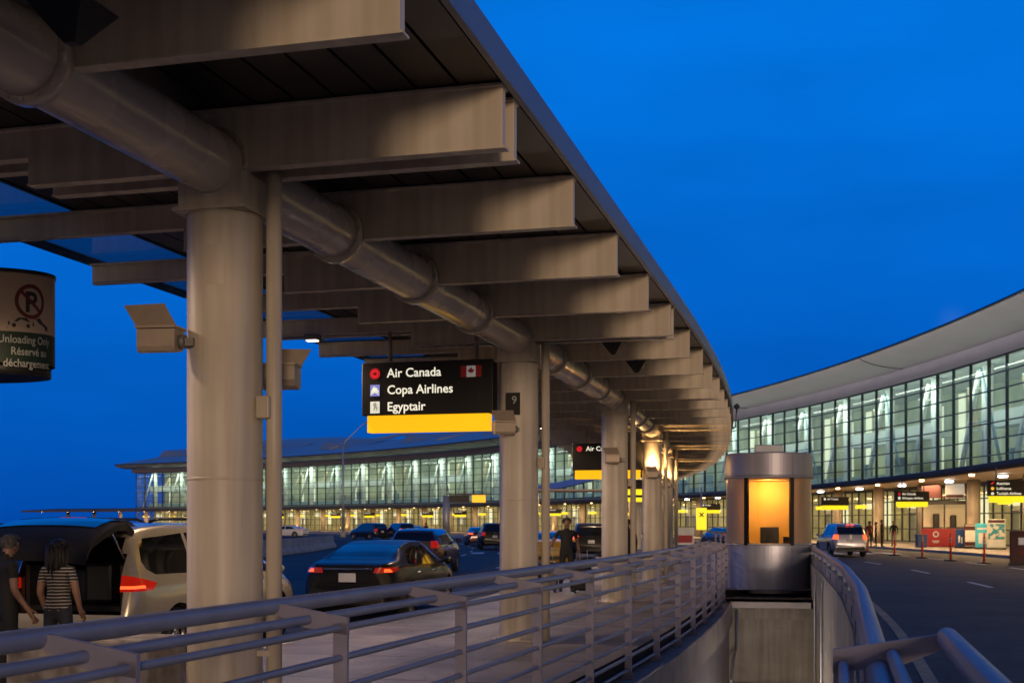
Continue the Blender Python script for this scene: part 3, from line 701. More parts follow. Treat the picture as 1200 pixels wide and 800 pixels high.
airline_sign('black hanging sign with one airline name half hidden behind the third column', F(25.4, -1.20, 3.06), FR(25.5), [('roundel', 'Air Canada')], h=.74, yh=.24, flag=False)
airline_sign('small black hanging sign with yellow panel far under the canopy', F(42.6, -1.1, 3.0), FR(42.5), [('cream', 'Air Transat')], h=.6, far=True)
airline_sign('farthest yellow panelled sign still hanging under the canopy', F(59.5, -1.1, 3.0), FR(59.5), [('cream', 'Sunwing')], h=.6, far=True)

# no stopping sign at the outer kerb: a convex lens shaped box on a pole
sx = Vector(((-25 - 600) / 1450 * 11.3, 11.3, 0))
nps = thing('parking_sign', 'curved tan and green no parking unloading sign on a pole at the outer kerb', 'sign', sx, -.10)
A, B2 = .70, .42
def el(a, k=1.0, z=0): return Vector((A * k * math.sin(a), -B2 * k * math.cos(a), z))
def shell(mb, z0, z1, k, a0=-PI, a1=PI, n=64):
    mb.grid([[el(lerp(a0, a1, i / n), k, z0), el(lerp(a0, a1, i / n), k, z1)] for i in range(n + 1)], 0, True)
ZT, ZB, ZG = 1.63 + (612 - 319) / 1450 * 10.95, 1.63 + (612 - 430) / 1450 * 10.95, 1.63 + (612 - 388) / 1450 * 10.95
g = MB(); shell(g, ZG, ZT, 1.0); g.build('tan_panel', M['tan_panel'], nps)
g = MB(); shell(g, ZB + .04, ZG, 1.0); g.build('green_band', M['green_panel'], nps)
def cap(name, z0, z1, k):
    g = MB(); shell(g, z0, z1, k); n = 64
    for z in (z0, z1): g.add([el(-PI + 2 * PI * i / n, k, z) for i in range(n)], [list(range(n))])
    g.build(name, M['black'], nps)
cap('top_cap', ZT, ZT + .035, 1.012); cap('bottom_drum', ZB - .06, ZB + .04, .95)
g = MB(); g.tube([(0, 0, .0), (0, 0, ZB)], .045, 12); g.build('pole', M['flood_grey'], nps)
AC = R(60)                                                           # the print sits to the right of the bulge
def bend(mb, vs, fs, x0, zc):
    """wrap flat (x, z) print round the panel; x is arc length from the print's centre"""
    def pt(x, z):
        a = AC + (x + x0) / .60; return el(a, 1.004, z + zc)
    mb.add([pt(p[0], p[1]) for p in vs], fs)
g = MB(); zc = ZT - .245; n = 40
vs = [(.155 * math.cos(2 * PI * i / n), .155 * math.sin(2 * PI * i / n)) for i in range(n)] + [(.120 * math.cos(2 * PI * i / n), .120 * math.sin(2 * PI * i / n)) for i in range(n)]
bend(g, vs, [(i, (i + 1) % n, (i + 1) % n + n, i + n) for i in range(n)], 0, zc)
q_ = [(-.105 + .21 * i / 10 + o, .09 - .18 * i / 10 + o) for o in (-.011, .011) for i in range(11)]
bend(g, q_, [(i, i + 1, i + 12, i + 11) for i in range(10)], 0, zc); g.build('prohibition_ring', M['sign_red'], nps)
g = MB(); vs, fs = text_geo('P', .25, .03, 'CENTER'); bend(g, [(p.x, p.y - .09) for p in vs], fs, 0, zc); g.build('letter', M['black'], nps)
g = MB(); zc2 = ZG + .07
for quad in ([(-.21, -.012), (.03, -.012), (.03, .022), (-.21, .016)], [(-.16, .018), (-.01, .022), (-.045, .056), (-.12, .056)], [(.05, .056), (.10, .066), (.135, .03), (.09, .018)], [(.10, .05), (.21, -.005), (.205, -.03), (.09, .022)]): bend(g, quad, [(0, 1, 2, 3)], 0, zc2)
for wx, wz in ((-.16, -.014), (-.03, -.014), (.185, -.024)): bend(g, [(wx + .019 * math.cos(PI * i / 6), wz + .019 * math.sin(PI * i / 6)) for i in range(12)], [list(range(12))], 0, zc2)
bend(g, [(.0, .022), (.006, .026), (.06, .062), (.055, .066)], [(0, 1, 2, 3)], 0, zc2); bend(g, [(-.22, -.045), (.22, -.045), (.22, -.035), (-.22, -.035)], [(0, 1, 2, 3)], 0, zc2); g.build('towing_symbol', M['black'], nps)
g = MB()
for i, (t_, xo) in enumerate((('Unloading Only', -.03), ('Réservé au', 0), ('déchargement', -.01))):
    vs, fs = text_geo(t_, .098, .015, 'CENTER'); bend(g, [(p.x * .86, p.y) for p in vs], fs, xo, ZG - .10 - i * .105)
g.build('lettering', M['pale_print'], nps)
# ================================================================== TERMINAL (a crescent about CEN)
RF = 257.0; BAY = 2.0; DPHI = R(BAY)
def T(phi, r, z): return Vector((CEN.x + r * math.cos(phi), CEN.y + r * math.sin(phi), z))
PH0, NB = -13.0, 36                                   # first bay starts here (degrees); bays step away to the left
term = thing('airport_terminal', 'long crescent shaped airport terminal with lit glass walls and swept metal roof', 'terminal', T(R(25), RF, 0))
TL = term.location.copy(); CL = Vector((CEN.x, CEN.y, 0)) - TL
HB = RF * math.tan(DPHI / 2)                          # half a bay
def bay_place(o, i): o.parent = term; o.location = CL; o.rotation_euler = (0, 0, R(PH0 + (i + .5) * BAY))
def bays_of(proto, idx):
    first = True
    for i in idx:
        o = proto if first else copy_tree(proto, term)
        bay_place(o, i); first = False
ALL = range(NB)
Z0, Z1 = 5.3, 13.4
m = MB()
for k in range(3):
    y = -HB + k * 2 * HB / 3; wd = .15 if k == 0 else .085
    m.box((RF + .02, y, (Z0 + Z1) / 2), (.22, wd, Z1 - Z0))
for k in range(8):
    z = lerp(Z0, Z1, k / 7); m.box((RF + .012, 0, z), (.13, 2 * HB, .16 if k in (0, 7) else .085))
cw = m.build('curtain_wall', M['mullion'], term)
g = MB(); g.add([(RF + .05, -HB, Z0), (RF + .05, HB, Z0), (RF + .05, HB, Z1), (RF + .05, -HB, Z1)], [(0, 1, 2, 3)]); g.build('glass', M['glass'], cw)
bays_of(cw, ALL)
c = MB(); c.tube([(RF + 2.0, 0, 5.2), (RF + 2.0, 0, 13.6)], .42, 20); c.box((RF + 1.1, 0, 8.6), (1.4, .12, .12)); c.box((RF + 1.1, 0, 11.8), (1.4, .10, .10))
bays_of(c.build('inner_column', M['int_white'], term), ALL)
st = MB(); st.tube([(RF + 1.6, .5, 13.2), (RF + 1.6, HB - .6, 5.4)], .2, 12); bays_of(st.build('diagonal_strut', M['int_white'], term), ALL)
st = MB(); st.tube([(RF + 1.2, -HB + .4, 5.4), (RF + 1.2, -.6, 13.2)], .12, 10); st.tube([(RF + 1.2, -2.6, 9.2), (RF + 1.2, 1.5, 9.2)], .06, 8); bays_of(st.build('diagonal_brace', M['int_blue'], term), range(0, NB, 2))
lp = MB(); lp.box((RF + 7.6, -2.5, 9.4), (.12, 1.1, 7.4)); lp.box((RF + 7.6, 1.2, 9.0), (.12, .5, 6.6)); bays_of(lp.build('light_panel', M['lit_panel'], term), [i for i in ALL if i % 5 not in (1, 4)])
ab = MB(); ab.box((RF + 6.8, -1.4, 7.2), (.12, 2.6, 1.5)); ab.box((RF + 5.2, 2.4, 6.3), (.8, .9, 2.2)); bays_of(ab.build('advert_board', M['int_blue'], term), [i for i in ALL if i % 5 in (1, 3)])
wk = MB(); wk.box((RF + 5.0, 0, 9.3), (1.6, 2 * HB - .02, .35)); wk.box((RF + 4.2, 0, 9.95), (.05, 2 * HB - .02, .9)); bays_of(wk.build('gallery_walkway', M['int_white'], term), [i for i in ALL if i % 7 not in (2, 5)])
lb = MB(); lb.tube([(RF + 3.0, -3.9, 12.2), (RF + 6.5, 2.2, 10.0)], .22, 8); bays_of(lb.build('glow_beam', M['cream_glow'], term), [i for i in ALL if i % 3 != 1])  # no lamp: the beam's brightness is put in as a weak glow
for i in ALL:
    pass
rows = [[T(R(PH0 + q * BAY), RF + 9, z) for z in (0, 4.7, 5.1, 8, 11, 14)] for q in range(NB + 1)]
MB().grid(rows).build('inner_wall', M['int_wall'], term, local=False)
rows = [[T(R(PH0 + q * BAY), r, z) for r, z in ((RF + .1, 4.75), (RF + .1, 5.2), (RF + 9, 5.2), (RF + 9, 4.75), (RF + .1, 4.75))] for q in range(NB + 1)]
MB().grid(rows).build('upper_floor', M['int_floor'], term, local=False)
rows = [[T(R(PH0 + q * BAY), r, 13.62) for r in (RF + .1, RF + 9)] for q in range(NB + 1)]
MB().grid(rows).build('ceiling', M['int_white'], term, local=False)
# gallery rail and seating line seen through the glass
rows = [[T(R(PH0 + q * BAY), RF + 4.0, z) for z in (5.2, 6.2)] for q in range(NB + 1)]
MB().grid(rows).build('gallery_front', M['int_blue'], term, local=False)
# end wall towards the far left
pe = R(PH0 + NB * BAY); ux = Vector((math.cos(pe), math.sin(pe), 0)); ut = Vector((-math.sin(pe), math.cos(pe), 0))
e = MB()
for k in range(10): p = T(pe, RF + k * 3.0, 0); e.tube([p + Vector((0, 0, .0)), p + Vector((0, 0, 13.4))], .08, 6)
for z in (5.3, 7, 8.7, 10.4, 12.1, 13.4): e.tube([T(pe, RF, z), T(pe, RF + 27, z)], .07, 6)
ew = e.build('end_wall', M['mullion'], term, local=False)
g = MB(); g.add([T(pe, RF, 0), T(pe, RF + 27, 0), T(pe, RF + 27, 13.4), T(pe, RF, 13.4)], [(0, 1, 2, 3)]); g.build('glass', M['glass'], ew, local=False)
# roof: swept profile, eave edge, soffit wing
def sweep(prof, q0, q1, n, zf=lambda q: 0.0, rf=lambda q: 0.0):
    mb = MB(); mb.grid([[T(R(lerp(q0, q1, i / n)), r + rf(i / n), z + zf(i / n) * max(0, (r - 262) / 40)) for r, z in prof] for i in range(n + 1)], 0, True); return mb
QE = PH0 + NB * BAY
ub = lambda t: 1.2 * math.sin(t * 9 * PI)
MB_ = sweep([(257.05, 13.45), (256.35, 13.48), (256.2, 14.32), (256.12, 14.36)], PH0, QE + .15, 200); MB_.build('fascia_strip', M['eave_strip'], term, local=False)
MB_ = sweep([(256.11, 14.37), (255.3, 14.42), (254.3, 14.55), (253.4, 14.74), (252.7, 14.98), (252.4, 15.16)], PH0, QE + .5, 200); MB_.build('eave_wing', M['eave'], term, local=False)
MB_ = sweep([(252.4, 15.16), (252.3, 15.22), (252.32, 15.34), (252.6, 15.40)], PH0, QE + .5, 200); MB_.build('eave_edge', M['dark_frame'], term, local=False)
MB_ = sweep([(252.6, 15.40), (256, 16.0), (264, 17.4), (276, 19.8), (290, 22.0), (304, 22.8), (322, 22.0)], PH0, QE + .45, 220, ub); MB_.build('roof', M['roof'], term, local=False)
# joint lines across the wing
jb = MB(); jb.tube([(256.1, 0, 14.36), (255.3, 0, 14.41), (254.3, 0, 14.54), (253.4, 0, 14.73), (252.7, 0, 14.97), (252.35, 0, 15.2)], .05, 6)
j = jb.build('eave_joint', M['dark_frame'], term); bays_of(j, range(1, NB, 4))
# roof lights: low shark fin hoods
fn = MB(); fn.add([(266, -6, 17.7), (266, 7, 17.7), (268, 7, 19.5), (268.5, -1, 18.5), (280, 7, 20.7), (279, -5, 20.4)], [(0, 1, 2, 3), (1, 4, 2), (2, 4, 5, 3), (0, 3, 5)]); f = fn.build('roof_light', M['roof'], term); bays_of(f, range(17, NB, 3))
rb = MB(); rb.tube([(264, 0, 17.5), (276, 2.5, 19.95), (290, 6, 22.2), (304, 11, 23.0)], .28, 8); bays_of(rb.build('roof_rib', M['galv'], term), range(17, NB, 4))
# entrance storey
g = MB()
for k in range(6): g.box((RF, -HB + (k + .5) * HB / 3, 2.3), (.12, .07, 4.6))
for z in (.08, 1.1, 2.3, 3.4, 4.5): g.box((RF - .006, 0, z), (.09, 2 * HB, .09 if z < 4 else .3))
sf = g.build('shop_front', M['mullion'], term)
g = MB(); g.add([(RF + .03, -HB, 0), (RF + .03, HB, 0), (RF + .03, HB, 4.6), (RF + .03, -HB, 4.6)], [(0, 1, 2, 3)]); g.build('glass', M['shop_glass'], sf); bays_of(sf, ALL)
g = MB(); g.box((RF + 5.5, 0, 2.3), (.15, 2 * HB - .02, 4.6)); bays_of(g.build('hall_wall', M['shop_wall'], term), ALL)
g = MB(); g.box((RF + 5.38, -1.6, 2.6), (.06, 1.3, 2.6)); g.box((RF + 5.38, 2.6, 3.3), (.06, 2.0, .7)); bays_of(g.build('lit_display', M['lit_panel'], term), ALL)
g = MB(); g.box((RF + .35, -.9, 1.25), (.5, .07, 2.5)); g.box((RF + .35, .9, 1.25), (.5, .07, 2.5)); g.box((RF + .3, 0, 2.52), (.6, 1.9, .12)); bays_of(g.build('entrance_door', M['steel'], term), range(1, NB, 2))
g = MB(); g.box((RF - .6, .4, 3.05), (.12, 2.1, .32)); d_ = g.build('door_sign', M['sign_yellow_far'], term); bays_of(d_, range(0, NB, 1))
g = MB(); g.tube([(252.2, -HB + .05, 0), (252.2, -HB + .05, 4.4)], .42, 20); bays_of(g.build('entrance_pillar', M['pillar'], term), range(0, NB + 3))
# entrance canopy slab
QC = PH0 + (NB + 3) * BAY
sweep([(257.0, 4.60), (247.6, 4.32), (246.2, 4.15), (246.0, 4.12)], PH0, QC, 200).build('entrance_soffit', M['term_soffit'], term, local=False)
sweep([(246.0, 4.12), (245.75, 4.2), (245.75, 4.48), (246.0, 4.54)], PH0, QC, 200).build('canopy_edge', M['edge_grey'], term, local=False)
sweep([(246.0, 4.54), (257, 5.1)], PH0, QC, 200).build('canopy_top', M['edge_grey'], term, local=False)
def dl_(name, r, y, z, rad, m_):
    g = MB(); X = Matrix.Translation((r, y, z)); g.lathe([(rad, -.05), (rad * 1.1, 0), (rad * 1.1, .06)], 16, X); return g.build(name, m_, term)
bays_of(dl_('downlight', 247.0, -1.2, 4.15, .13, M['lamp_warm']), range(0, NB + 3))
bays_of(dl_('downlight', 250.0, 2.6, 4.22, .24, M['lamp_cool']), range(0, 14))
for i in range(0, NB):
    ph = R(PH0 + (i + .5) * BAY); 
    if PH0 + i * BAY < -9: continue
    near = i < 20
    area_light('hall_lamp', T(ph, RF + .35, 12.9), T(ph, RF + 6.0, 6.5), (285 if near else 270) * random.uniform(.75, 1.3), (.90, 1.0, .84), (7.5, 1.0))
    area_light('concourse_lamp', T(ph, RF + 2.2, 4.5), T(ph, RF + 3.5, 0), 150, (1, .80, .42), (6, 1.5))
    area_light('soffit_lamp', T(ph, 250.5, 4.12), T(ph, 250.8, 0), 620 if near else 520, (1, .62, .27), (5.0, 1.2))
    area_light('pillar_lamp', T(R(PH0 + i * BAY), 251.2, .5), T(R(PH0 + i * BAY), 251.9, 4.4), 50, (1, .54, .2), (.3, .3)) if i % 2 else None
    if i < 16: area_light('eave_lamp', T(ph, 250.5, 5.2), T(ph, 253.2, 15), 170, (1, .92, .86), (6, .5))
# terminal signs over the pavement edge
names = {3: [('red_tail', 'Austrian'), ('amber', 'Lufthansa'), ('white_disc', 'Turkish Airlines')], 4: [('roundel', 'Air Canada'), ('cream', 'Ethiopian Airlines')], 5: [('cream', 'Air Transat')], 7: [('cream', 'WestJet')]}
labs = {3: 'black sign over the terminal kerb listing three airlines above a lemon panel', 4: 'black sign over the terminal kerb listing two airlines above a lemon panel', 5: 'black one line airline sign over the kerb beyond the silver vehicle', 7: 'small black and lemon sign seen just left of the booth'}
GS = 'airline signs along the terminal kerb'
proto = None
for k in range(3, 19):
    s = 51.0 + (k - 3) * 15.0; ln = names.get(k, [('cream', 'Departures')])
    t_, d = F(s, 16.2, 2.87), FR(s)
    if k > 7: t_ = F(s, 15.9 + (k % 2) * 2.5, 2.87)
    if k <= 8:
        o = airline_sign(labs.get(k, 'lemon panelled airline sign far along the terminal kerb'), t_, d, ln, w=1.98, h=.74 if len(ln) > 2 else .62, yh=.30, rods=.62, far=True, group=GS if k in (6, 8) else None)
        if k == 8: proto = o
    else:
        copy_at(proto, t_, d - .25, 'lemon panelled airline sign far along the terminal kerb', GS)
del proto

# ================================================================== TERMINAL KERBSIDE FURNITURE
def at_kerb(s, d): return F(s, d, 0)
def delineator(label, s, d):
    root = thing('delineator_post', label, 'traffic post', F(s, d, -.15), FR(s), 'orange posts along the lane edge')
    b = MB(); b.lathe([(.30, 0), (.30, .04), (.22, .06), (.06, .09)], 20); b.build('rubber_base', M['black'], root)
    b = MB(); b.lathe([(.052, .06), (.045, 1.05), (.05, 1.08), (.05, 1.16), (.03, 1.2), (.03, 1.27), (.045, 1.28), (.045, 1.32)], 14); b.build('tube', M['orange'], root)
    for z in (.86, 1.0): b = MB(); b.lathe([(.052, z), (.052, z + .08)], 14, caps=False); b.build('reflective_band', M['reflector'], root)
for lab, px, Z in (('orange delineator post nearest the camera, in front of the cyan box', 1153.4, 53.8), ('orange delineator post in front of the dark red kiosk', 1114, 57.5), ('orange delineator post in front of the small blue bin', 1080.8, 62), ('orange delineator post in front of the lit doorway', 1048.3, 67), ('farthest orange delineator post beside the silver vehicle', 1016.5, 74)):
    p = Vector(((px - 600) / 1450 * Z, Z)); q = p - CEN; th = math.atan2(q.y, q.x); s = S0 + (th + TH0) * RAD
    delineator(lab, s, q.length - RAD)
def px_place(px, Z, z=0): return Vector(((px - 600) / 1450 * Z, Z, z))
def face_rz(p, extra=0): q = Vector((p.x, p.y)) - CEN; return math.atan2(q.y, q.x) + PI / 2 * 0 + extra
def panel_stand(name, label, cat, p, rz, w, h, m_body, m_face, prints=(), foot=True, th=.28):
    """board with frame, local -y is the printed side"""
    root = thing(name, label, cat, p, rz)
    b = MB(); b.box((0, 0, h / 2 + .08), (w, th, h), bev=.02); b.build('body', m_body, root)
    b = MB(); b.box((0, -th / 2 - .006, h / 2 + .08), (w - .1, .012, h - .14)); f = b.build('poster', m_face, root)
    if foot: b = MB(); b.box((0, 0, .05), (w + .08, th + .1, .10)); b.build('plinth', M['black'], root)
    for (x0, x1, z0, z1, mm) in prints:
        b = MB(); rect(b, x0, x1, -th / 2 - .0145, z0, z1); b.build('printed_block', mm, f)
    return root
pz = lambda px, Z: px_place(px, Z)
panel_stand('newspaper_box', 'navy blue newspaper box beside the dark red kiosk', 'newspaper box', pz(1126, 79), -.55, .62, 1.15, M['blue_box'], M['blue_box'], [(-.12, -.02, .35, .8, M['white_paper']), (.05, .13, .3, .7, M['white_paper'])])
panel_stand('poster_stand', 'maroon and white poster stand left of the cyan box', 'poster stand', pz(1138, 78), -.3, .82, 1.45, M['maroon'], M['white_paper'], [(-.36, .36, 1.15, 1.42, M['maroon']), (-.36, .36, .18, .42, M['maroon']), (-.3, .3, .75, .78, M['grey_logo'])])
panel_stand('cyan_box', 'cyan newspaper box with a white window', 'newspaper box', pz(1151, 76), -.3, .80, 1.5, M['cyan_box'], M['cyan_box'], [(-.22, .26, .35, 1.0, M['white_paper']), (-.3, .3, 1.2, 1.32, M['white_paper'])])
panel_stand('poster_board', 'tall white poster board with teal picture and red top', 'poster stand', pz(1167.5, 75), -.3, 1.04, 1.75, M['white_paper'], M['white_paper'], [(-.46, .46, .62, 1.55, M['map_print']), (-.30, .25, .30, .36, M['grey_logo']), (-.46, .46, 1.62, 1.8, M['maroon'])])
b = MB(); q = pz(1167.5, 75)
panel_stand('ticket_machine', 'dark maroon parking payment machine at the right edge of the picture', 'machine', pz(1196, 52) + Vector((0, 0, -.15)), -.3, .85, 1.35, M['maroon'], M['maroon'], [(-.1, .3, .85, 1.15, M['flag_white']), (-.12, .3, .45, .6, M['sign_red'])])
b = MB(); q = px_place(1079.5, 80); X = Matrix.Translation(q); b.box((0, 0, .42), (.62, .5, .78), X, bev=.03); b.box((0, 0, .84), (.7, .58, .07), X)
tag(b.build('litter_bin', M['blue_box']), 'small blue litter bin by the lit terminal doorway', 'bin')
kq = px_place(1106, 84); kr = -.28
kio = thing('information_kiosk', 'dark red kiosk with lit windows and hanging posters at the terminal', 'kiosk', kq, kr)
b = MB(); b.box((0, 0, .62), (2.9, 1.6, 1.2), bev=.02); b.build('counter', M['red_kiosk'], kio)
g = MB(); disc(g, -.55, -.806, .85, .2, r0=.12); rect(g, -.78, -.32, -.806, .36, .42); rect(g, -.72, -.38, -.806, .27, .32); g.build('emblem', M['flag_white'], kio)
for x in (-1.4, 0, 1.4):
    b = MB(); b.box((x, -.7, 2.3), (.10, .12, 2.15)); b.build('window_post', M['dark_frame'], kio)
b = MB(); b.box((0, -.70, 2.98), (2.7, .10, .26)); b.box((-.72, -.70, 1.28), (1.26, .10, .10)); b.box((.72, -.70, 1.28), (1.26, .10, .10)); b.box((-.5, -.1, 1.75), (.42, .25, 1.0), bev=.08); b.box((.6, -.1, 1.7), (.42, .25, .9), bev=.08); b.build('counter_fittings', M['dark_frame'], kio)
b = MB(); b.box((0, -.7, 3.4), (2.95, .5, .1)); b.box((0, .3, 3.4), (2.95, 1.6, .1)); b.build('roof', M['maroon'], kio)
b = MB(); b.box((0, .55, 2.05), (2.8, .08, 1.7)); b.build('lit_back', M['cream_glow'], kio)
for x, mm in ((-.85, M['maroon']), (.65, M['grey_logo'])):
    b = MB(); b.box((x, -.9, 3.9 - .15), (1.2, .1, .95)); p_ = b.build('hanging_poster', mm, kio)
    g = MB(); rect(g, x - .55, x + .55, -.956, 3.3, 3.5); g.build('poster_band', M['maroon'], p_)

# ================================================================== FAR SIDE OF THE OUTER ROAD
mb = MB(); s = 0
bar = thing('road_barrier', 'low concrete barrier along the far side of the outer road', 'barrier', F(60, -20.3, -.15))
for s in range(40, 84, 4):
    b = MB(); rows = [[F(q, -20.3 + o, z) for o, z in ((-.3, -.15), (-.28, .0), (-.12, .25), (-.08, .72), (.08, .72), (.12, .25), (.28, .0), (.3, -.15))] for q in (s + .02, s + 3.98)]
    b.grid(rows); b.add(rows[0], [list(range(8))]); b.add(rows[1], [list(range(8))[::-1]]); b.build('barrier_unit', M['barrier'], bar, local=False)
LZ = 150.0; lp_ = px_place(402, LZ, -.15)
lamp = thing('street_lamp', 'tall grey street lamp with a slanting arm beyond the outer road', 'street lamp', lp_)
b = MB(); b.tube([(0, 0, 0), (0, 0, 11.2)], [.16, .10], 14); b.build('pole', M['galv'], lamp)
b = MB(); b.tube([(0, 0, 11.1), (.25, 0, 11.6), (2.3, 0, 13.6), (2.7, 0, 13.8)], [.08, .07, .05, .05], 10); b.build('arm', M['galv'], lamp)
b = MB(); b.ball((2.95, 0, 13.83), (.45, .16, .10)); b.build('lamp_head', M['galv'], lamp)
b = MB(); b.lathe([(.35, 0), (.35, .7), (.2, .75)], 16); b.build('footing', M['barrier'], lamp)
gq = px_place(523, 118, -.15)
gan = thing('gantry_sign', 'overhead road sign on a grey post with one lit amber square', 'road sign', gq)
b = MB(); b.tube([(0, 0, 0), (0, 0, 4.3)], .34, 18); b.build('post', M['galv'], gan)
b = MB(); b.box((2.2, 0, 4.5), (4.3, .3, .12)); b.build('arm', M['dark_frame'], gan)
b = MB(); b.box((1.25, -.1, 4.05), (1.9, .2, .7)); b.build('sign_box', M['sign_black'], gan)
b = MB(); b.box((3.1, -.1, 4.05), (1.3, .2, .7)); b.build('lit_square', M['sign_yellow'], gan)
yq = px_place(822, 105, -.15)
ys = thing('crossing_sign', 'tall yellow panel with a black crossed symbol on a post left of the booth', 'sign', yq, 0)
b = MB(); b.tube([(.0, .1, 0), (.0, .1, 4.8)], .07, 10); b.build('post', M['galv'], ys)
b = MB(); b.box((0, 0, 2.1), (.86, .1, 1.85)); b.build('panel', M['sign_yellow_far'], ys)
b = MB()
for a in (-.8, .8): b.box((0, -.055, 0), (.52, .012, .10), Matrix.Translation((0, 0, 2.45)) @ Matrix.Rotation(a, 4, 'Y'))
b.build('crossed_symbol', M['sign_black'], ys)
# small notice on the railing, and an upright notice in the crowd of columns
b = MB(); X = Matrix.Translation(px_place(803, 44, 1.15)) @ Matrix.Rotation(FR(36), 4, 'Z'); b.box((0, 0, 0), (.62, .03, .62), X); o = b.build('notice_board', M['white_paper'])
tag(o, 'small white and red notice on a far railing left of the booth', 'notice')
b = MB(); b.box((0, -.02, -.1), (.5, .012, .26), X); b.build('red_band', M['red_kiosk'], o)
railing('guard_railing', 'far low railing on the pavement beyond the booth', 'railing', 36, 13, 2.05, -1, lambda s: 3.7, None)
# curved fabric shelter across the outer road
sh = thing('fabric_shelter', 'pale curved shelter roof seen between the columns under the hanging sign', 'shelter', px_place(684, 92, 0))
rows = []
for i in range(13):
    u = i / 12; rows.append([((u - .5) * 9, v * 4 - 2, 4.1 + 2.2 * u ** 1.6 - .25 * math.cos(v * 2 * PI)) for v in frange(0, 1, 6)])
MB().grid(rows, 0, True).build('roof_skin', M['eave_strip'], sh)
b = MB(); b.box((0, 0, 4.0), (9, 4.2, .12), None); b.build('ceiling', M['term_soffit'], sh)
for x in (-3.5, 3.5): b = MB(); b.tube([(x, 0, 0), (x, 0, 4.6)], .16, 12); b.build('column', M['paint'], sh)
area_light('shelter_lamp', px_place(684, 92, 3.9), px_place(684, 92, 0), 200, (1, .6, .28), (6, 2))
# ================================================================== VEHICLES
def catmull(pts, per):
    out = []; n = len(pts)
    for i in range(n - 1):
        p0 = pts[max(0, i - 1)]; p1 = pts[i]; p2 = pts[i + 1]; p3 = pts[min(n - 1, i + 2)]
        for k in range(per):
            t = k / per; a = [.5 * ((2 * b) + (c - a_) * t + (2 * a_ - 5 * b + 4 * c - d) * t * t + (-a_ + 3 * b - 3 * c + d) * t ** 3) for a_, b, c, d in zip(p0, p1, p2, p3)]
            out.append(a)
    out.append(list(pts[-1])); return out
def smooth_tab(tab, x):
    """monotone-ish cubic through the table"""
    n = len(tab)
    if x <= tab[0][0]: return tab[0][1]
    if x >= tab[-1][0]: return tab[-1][1]
    for i in range(n - 1):
        if tab[i][0] <= x <= tab[i + 1][0]: break
    def slope(j):
        if j <= 0 or j >= n - 1: return (tab[min(j + 1, n - 1)][1] - tab[max(j - 1, 0)][1]) / max(1e-6, tab[min(j + 1, n - 1)][0] - tab[max(j - 1, 0)][0])
        a = (tab[j][1] - tab[j - 1][1]) / (tab[j][0] - tab[j - 1][0]); b = (tab[j + 1][1] - tab[j][1]) / (tab[j + 1][0] - tab[j][0])
        return 0 if a * b <= 0 else 2 * a * b / (a + b)
    x0, y0 = tab[i]; x1, y1 = tab[i + 1]; h = x1 - x0; t = (x - x0) / h
    return (2 * t ** 3 - 3 * t * t + 1) * y0 + (t ** 3 - 2 * t * t + t) * h * slope(i) + (-2 * t ** 3 + 3 * t * t) * y1 + (t ** 3 - t * t) * h * slope(i + 1)

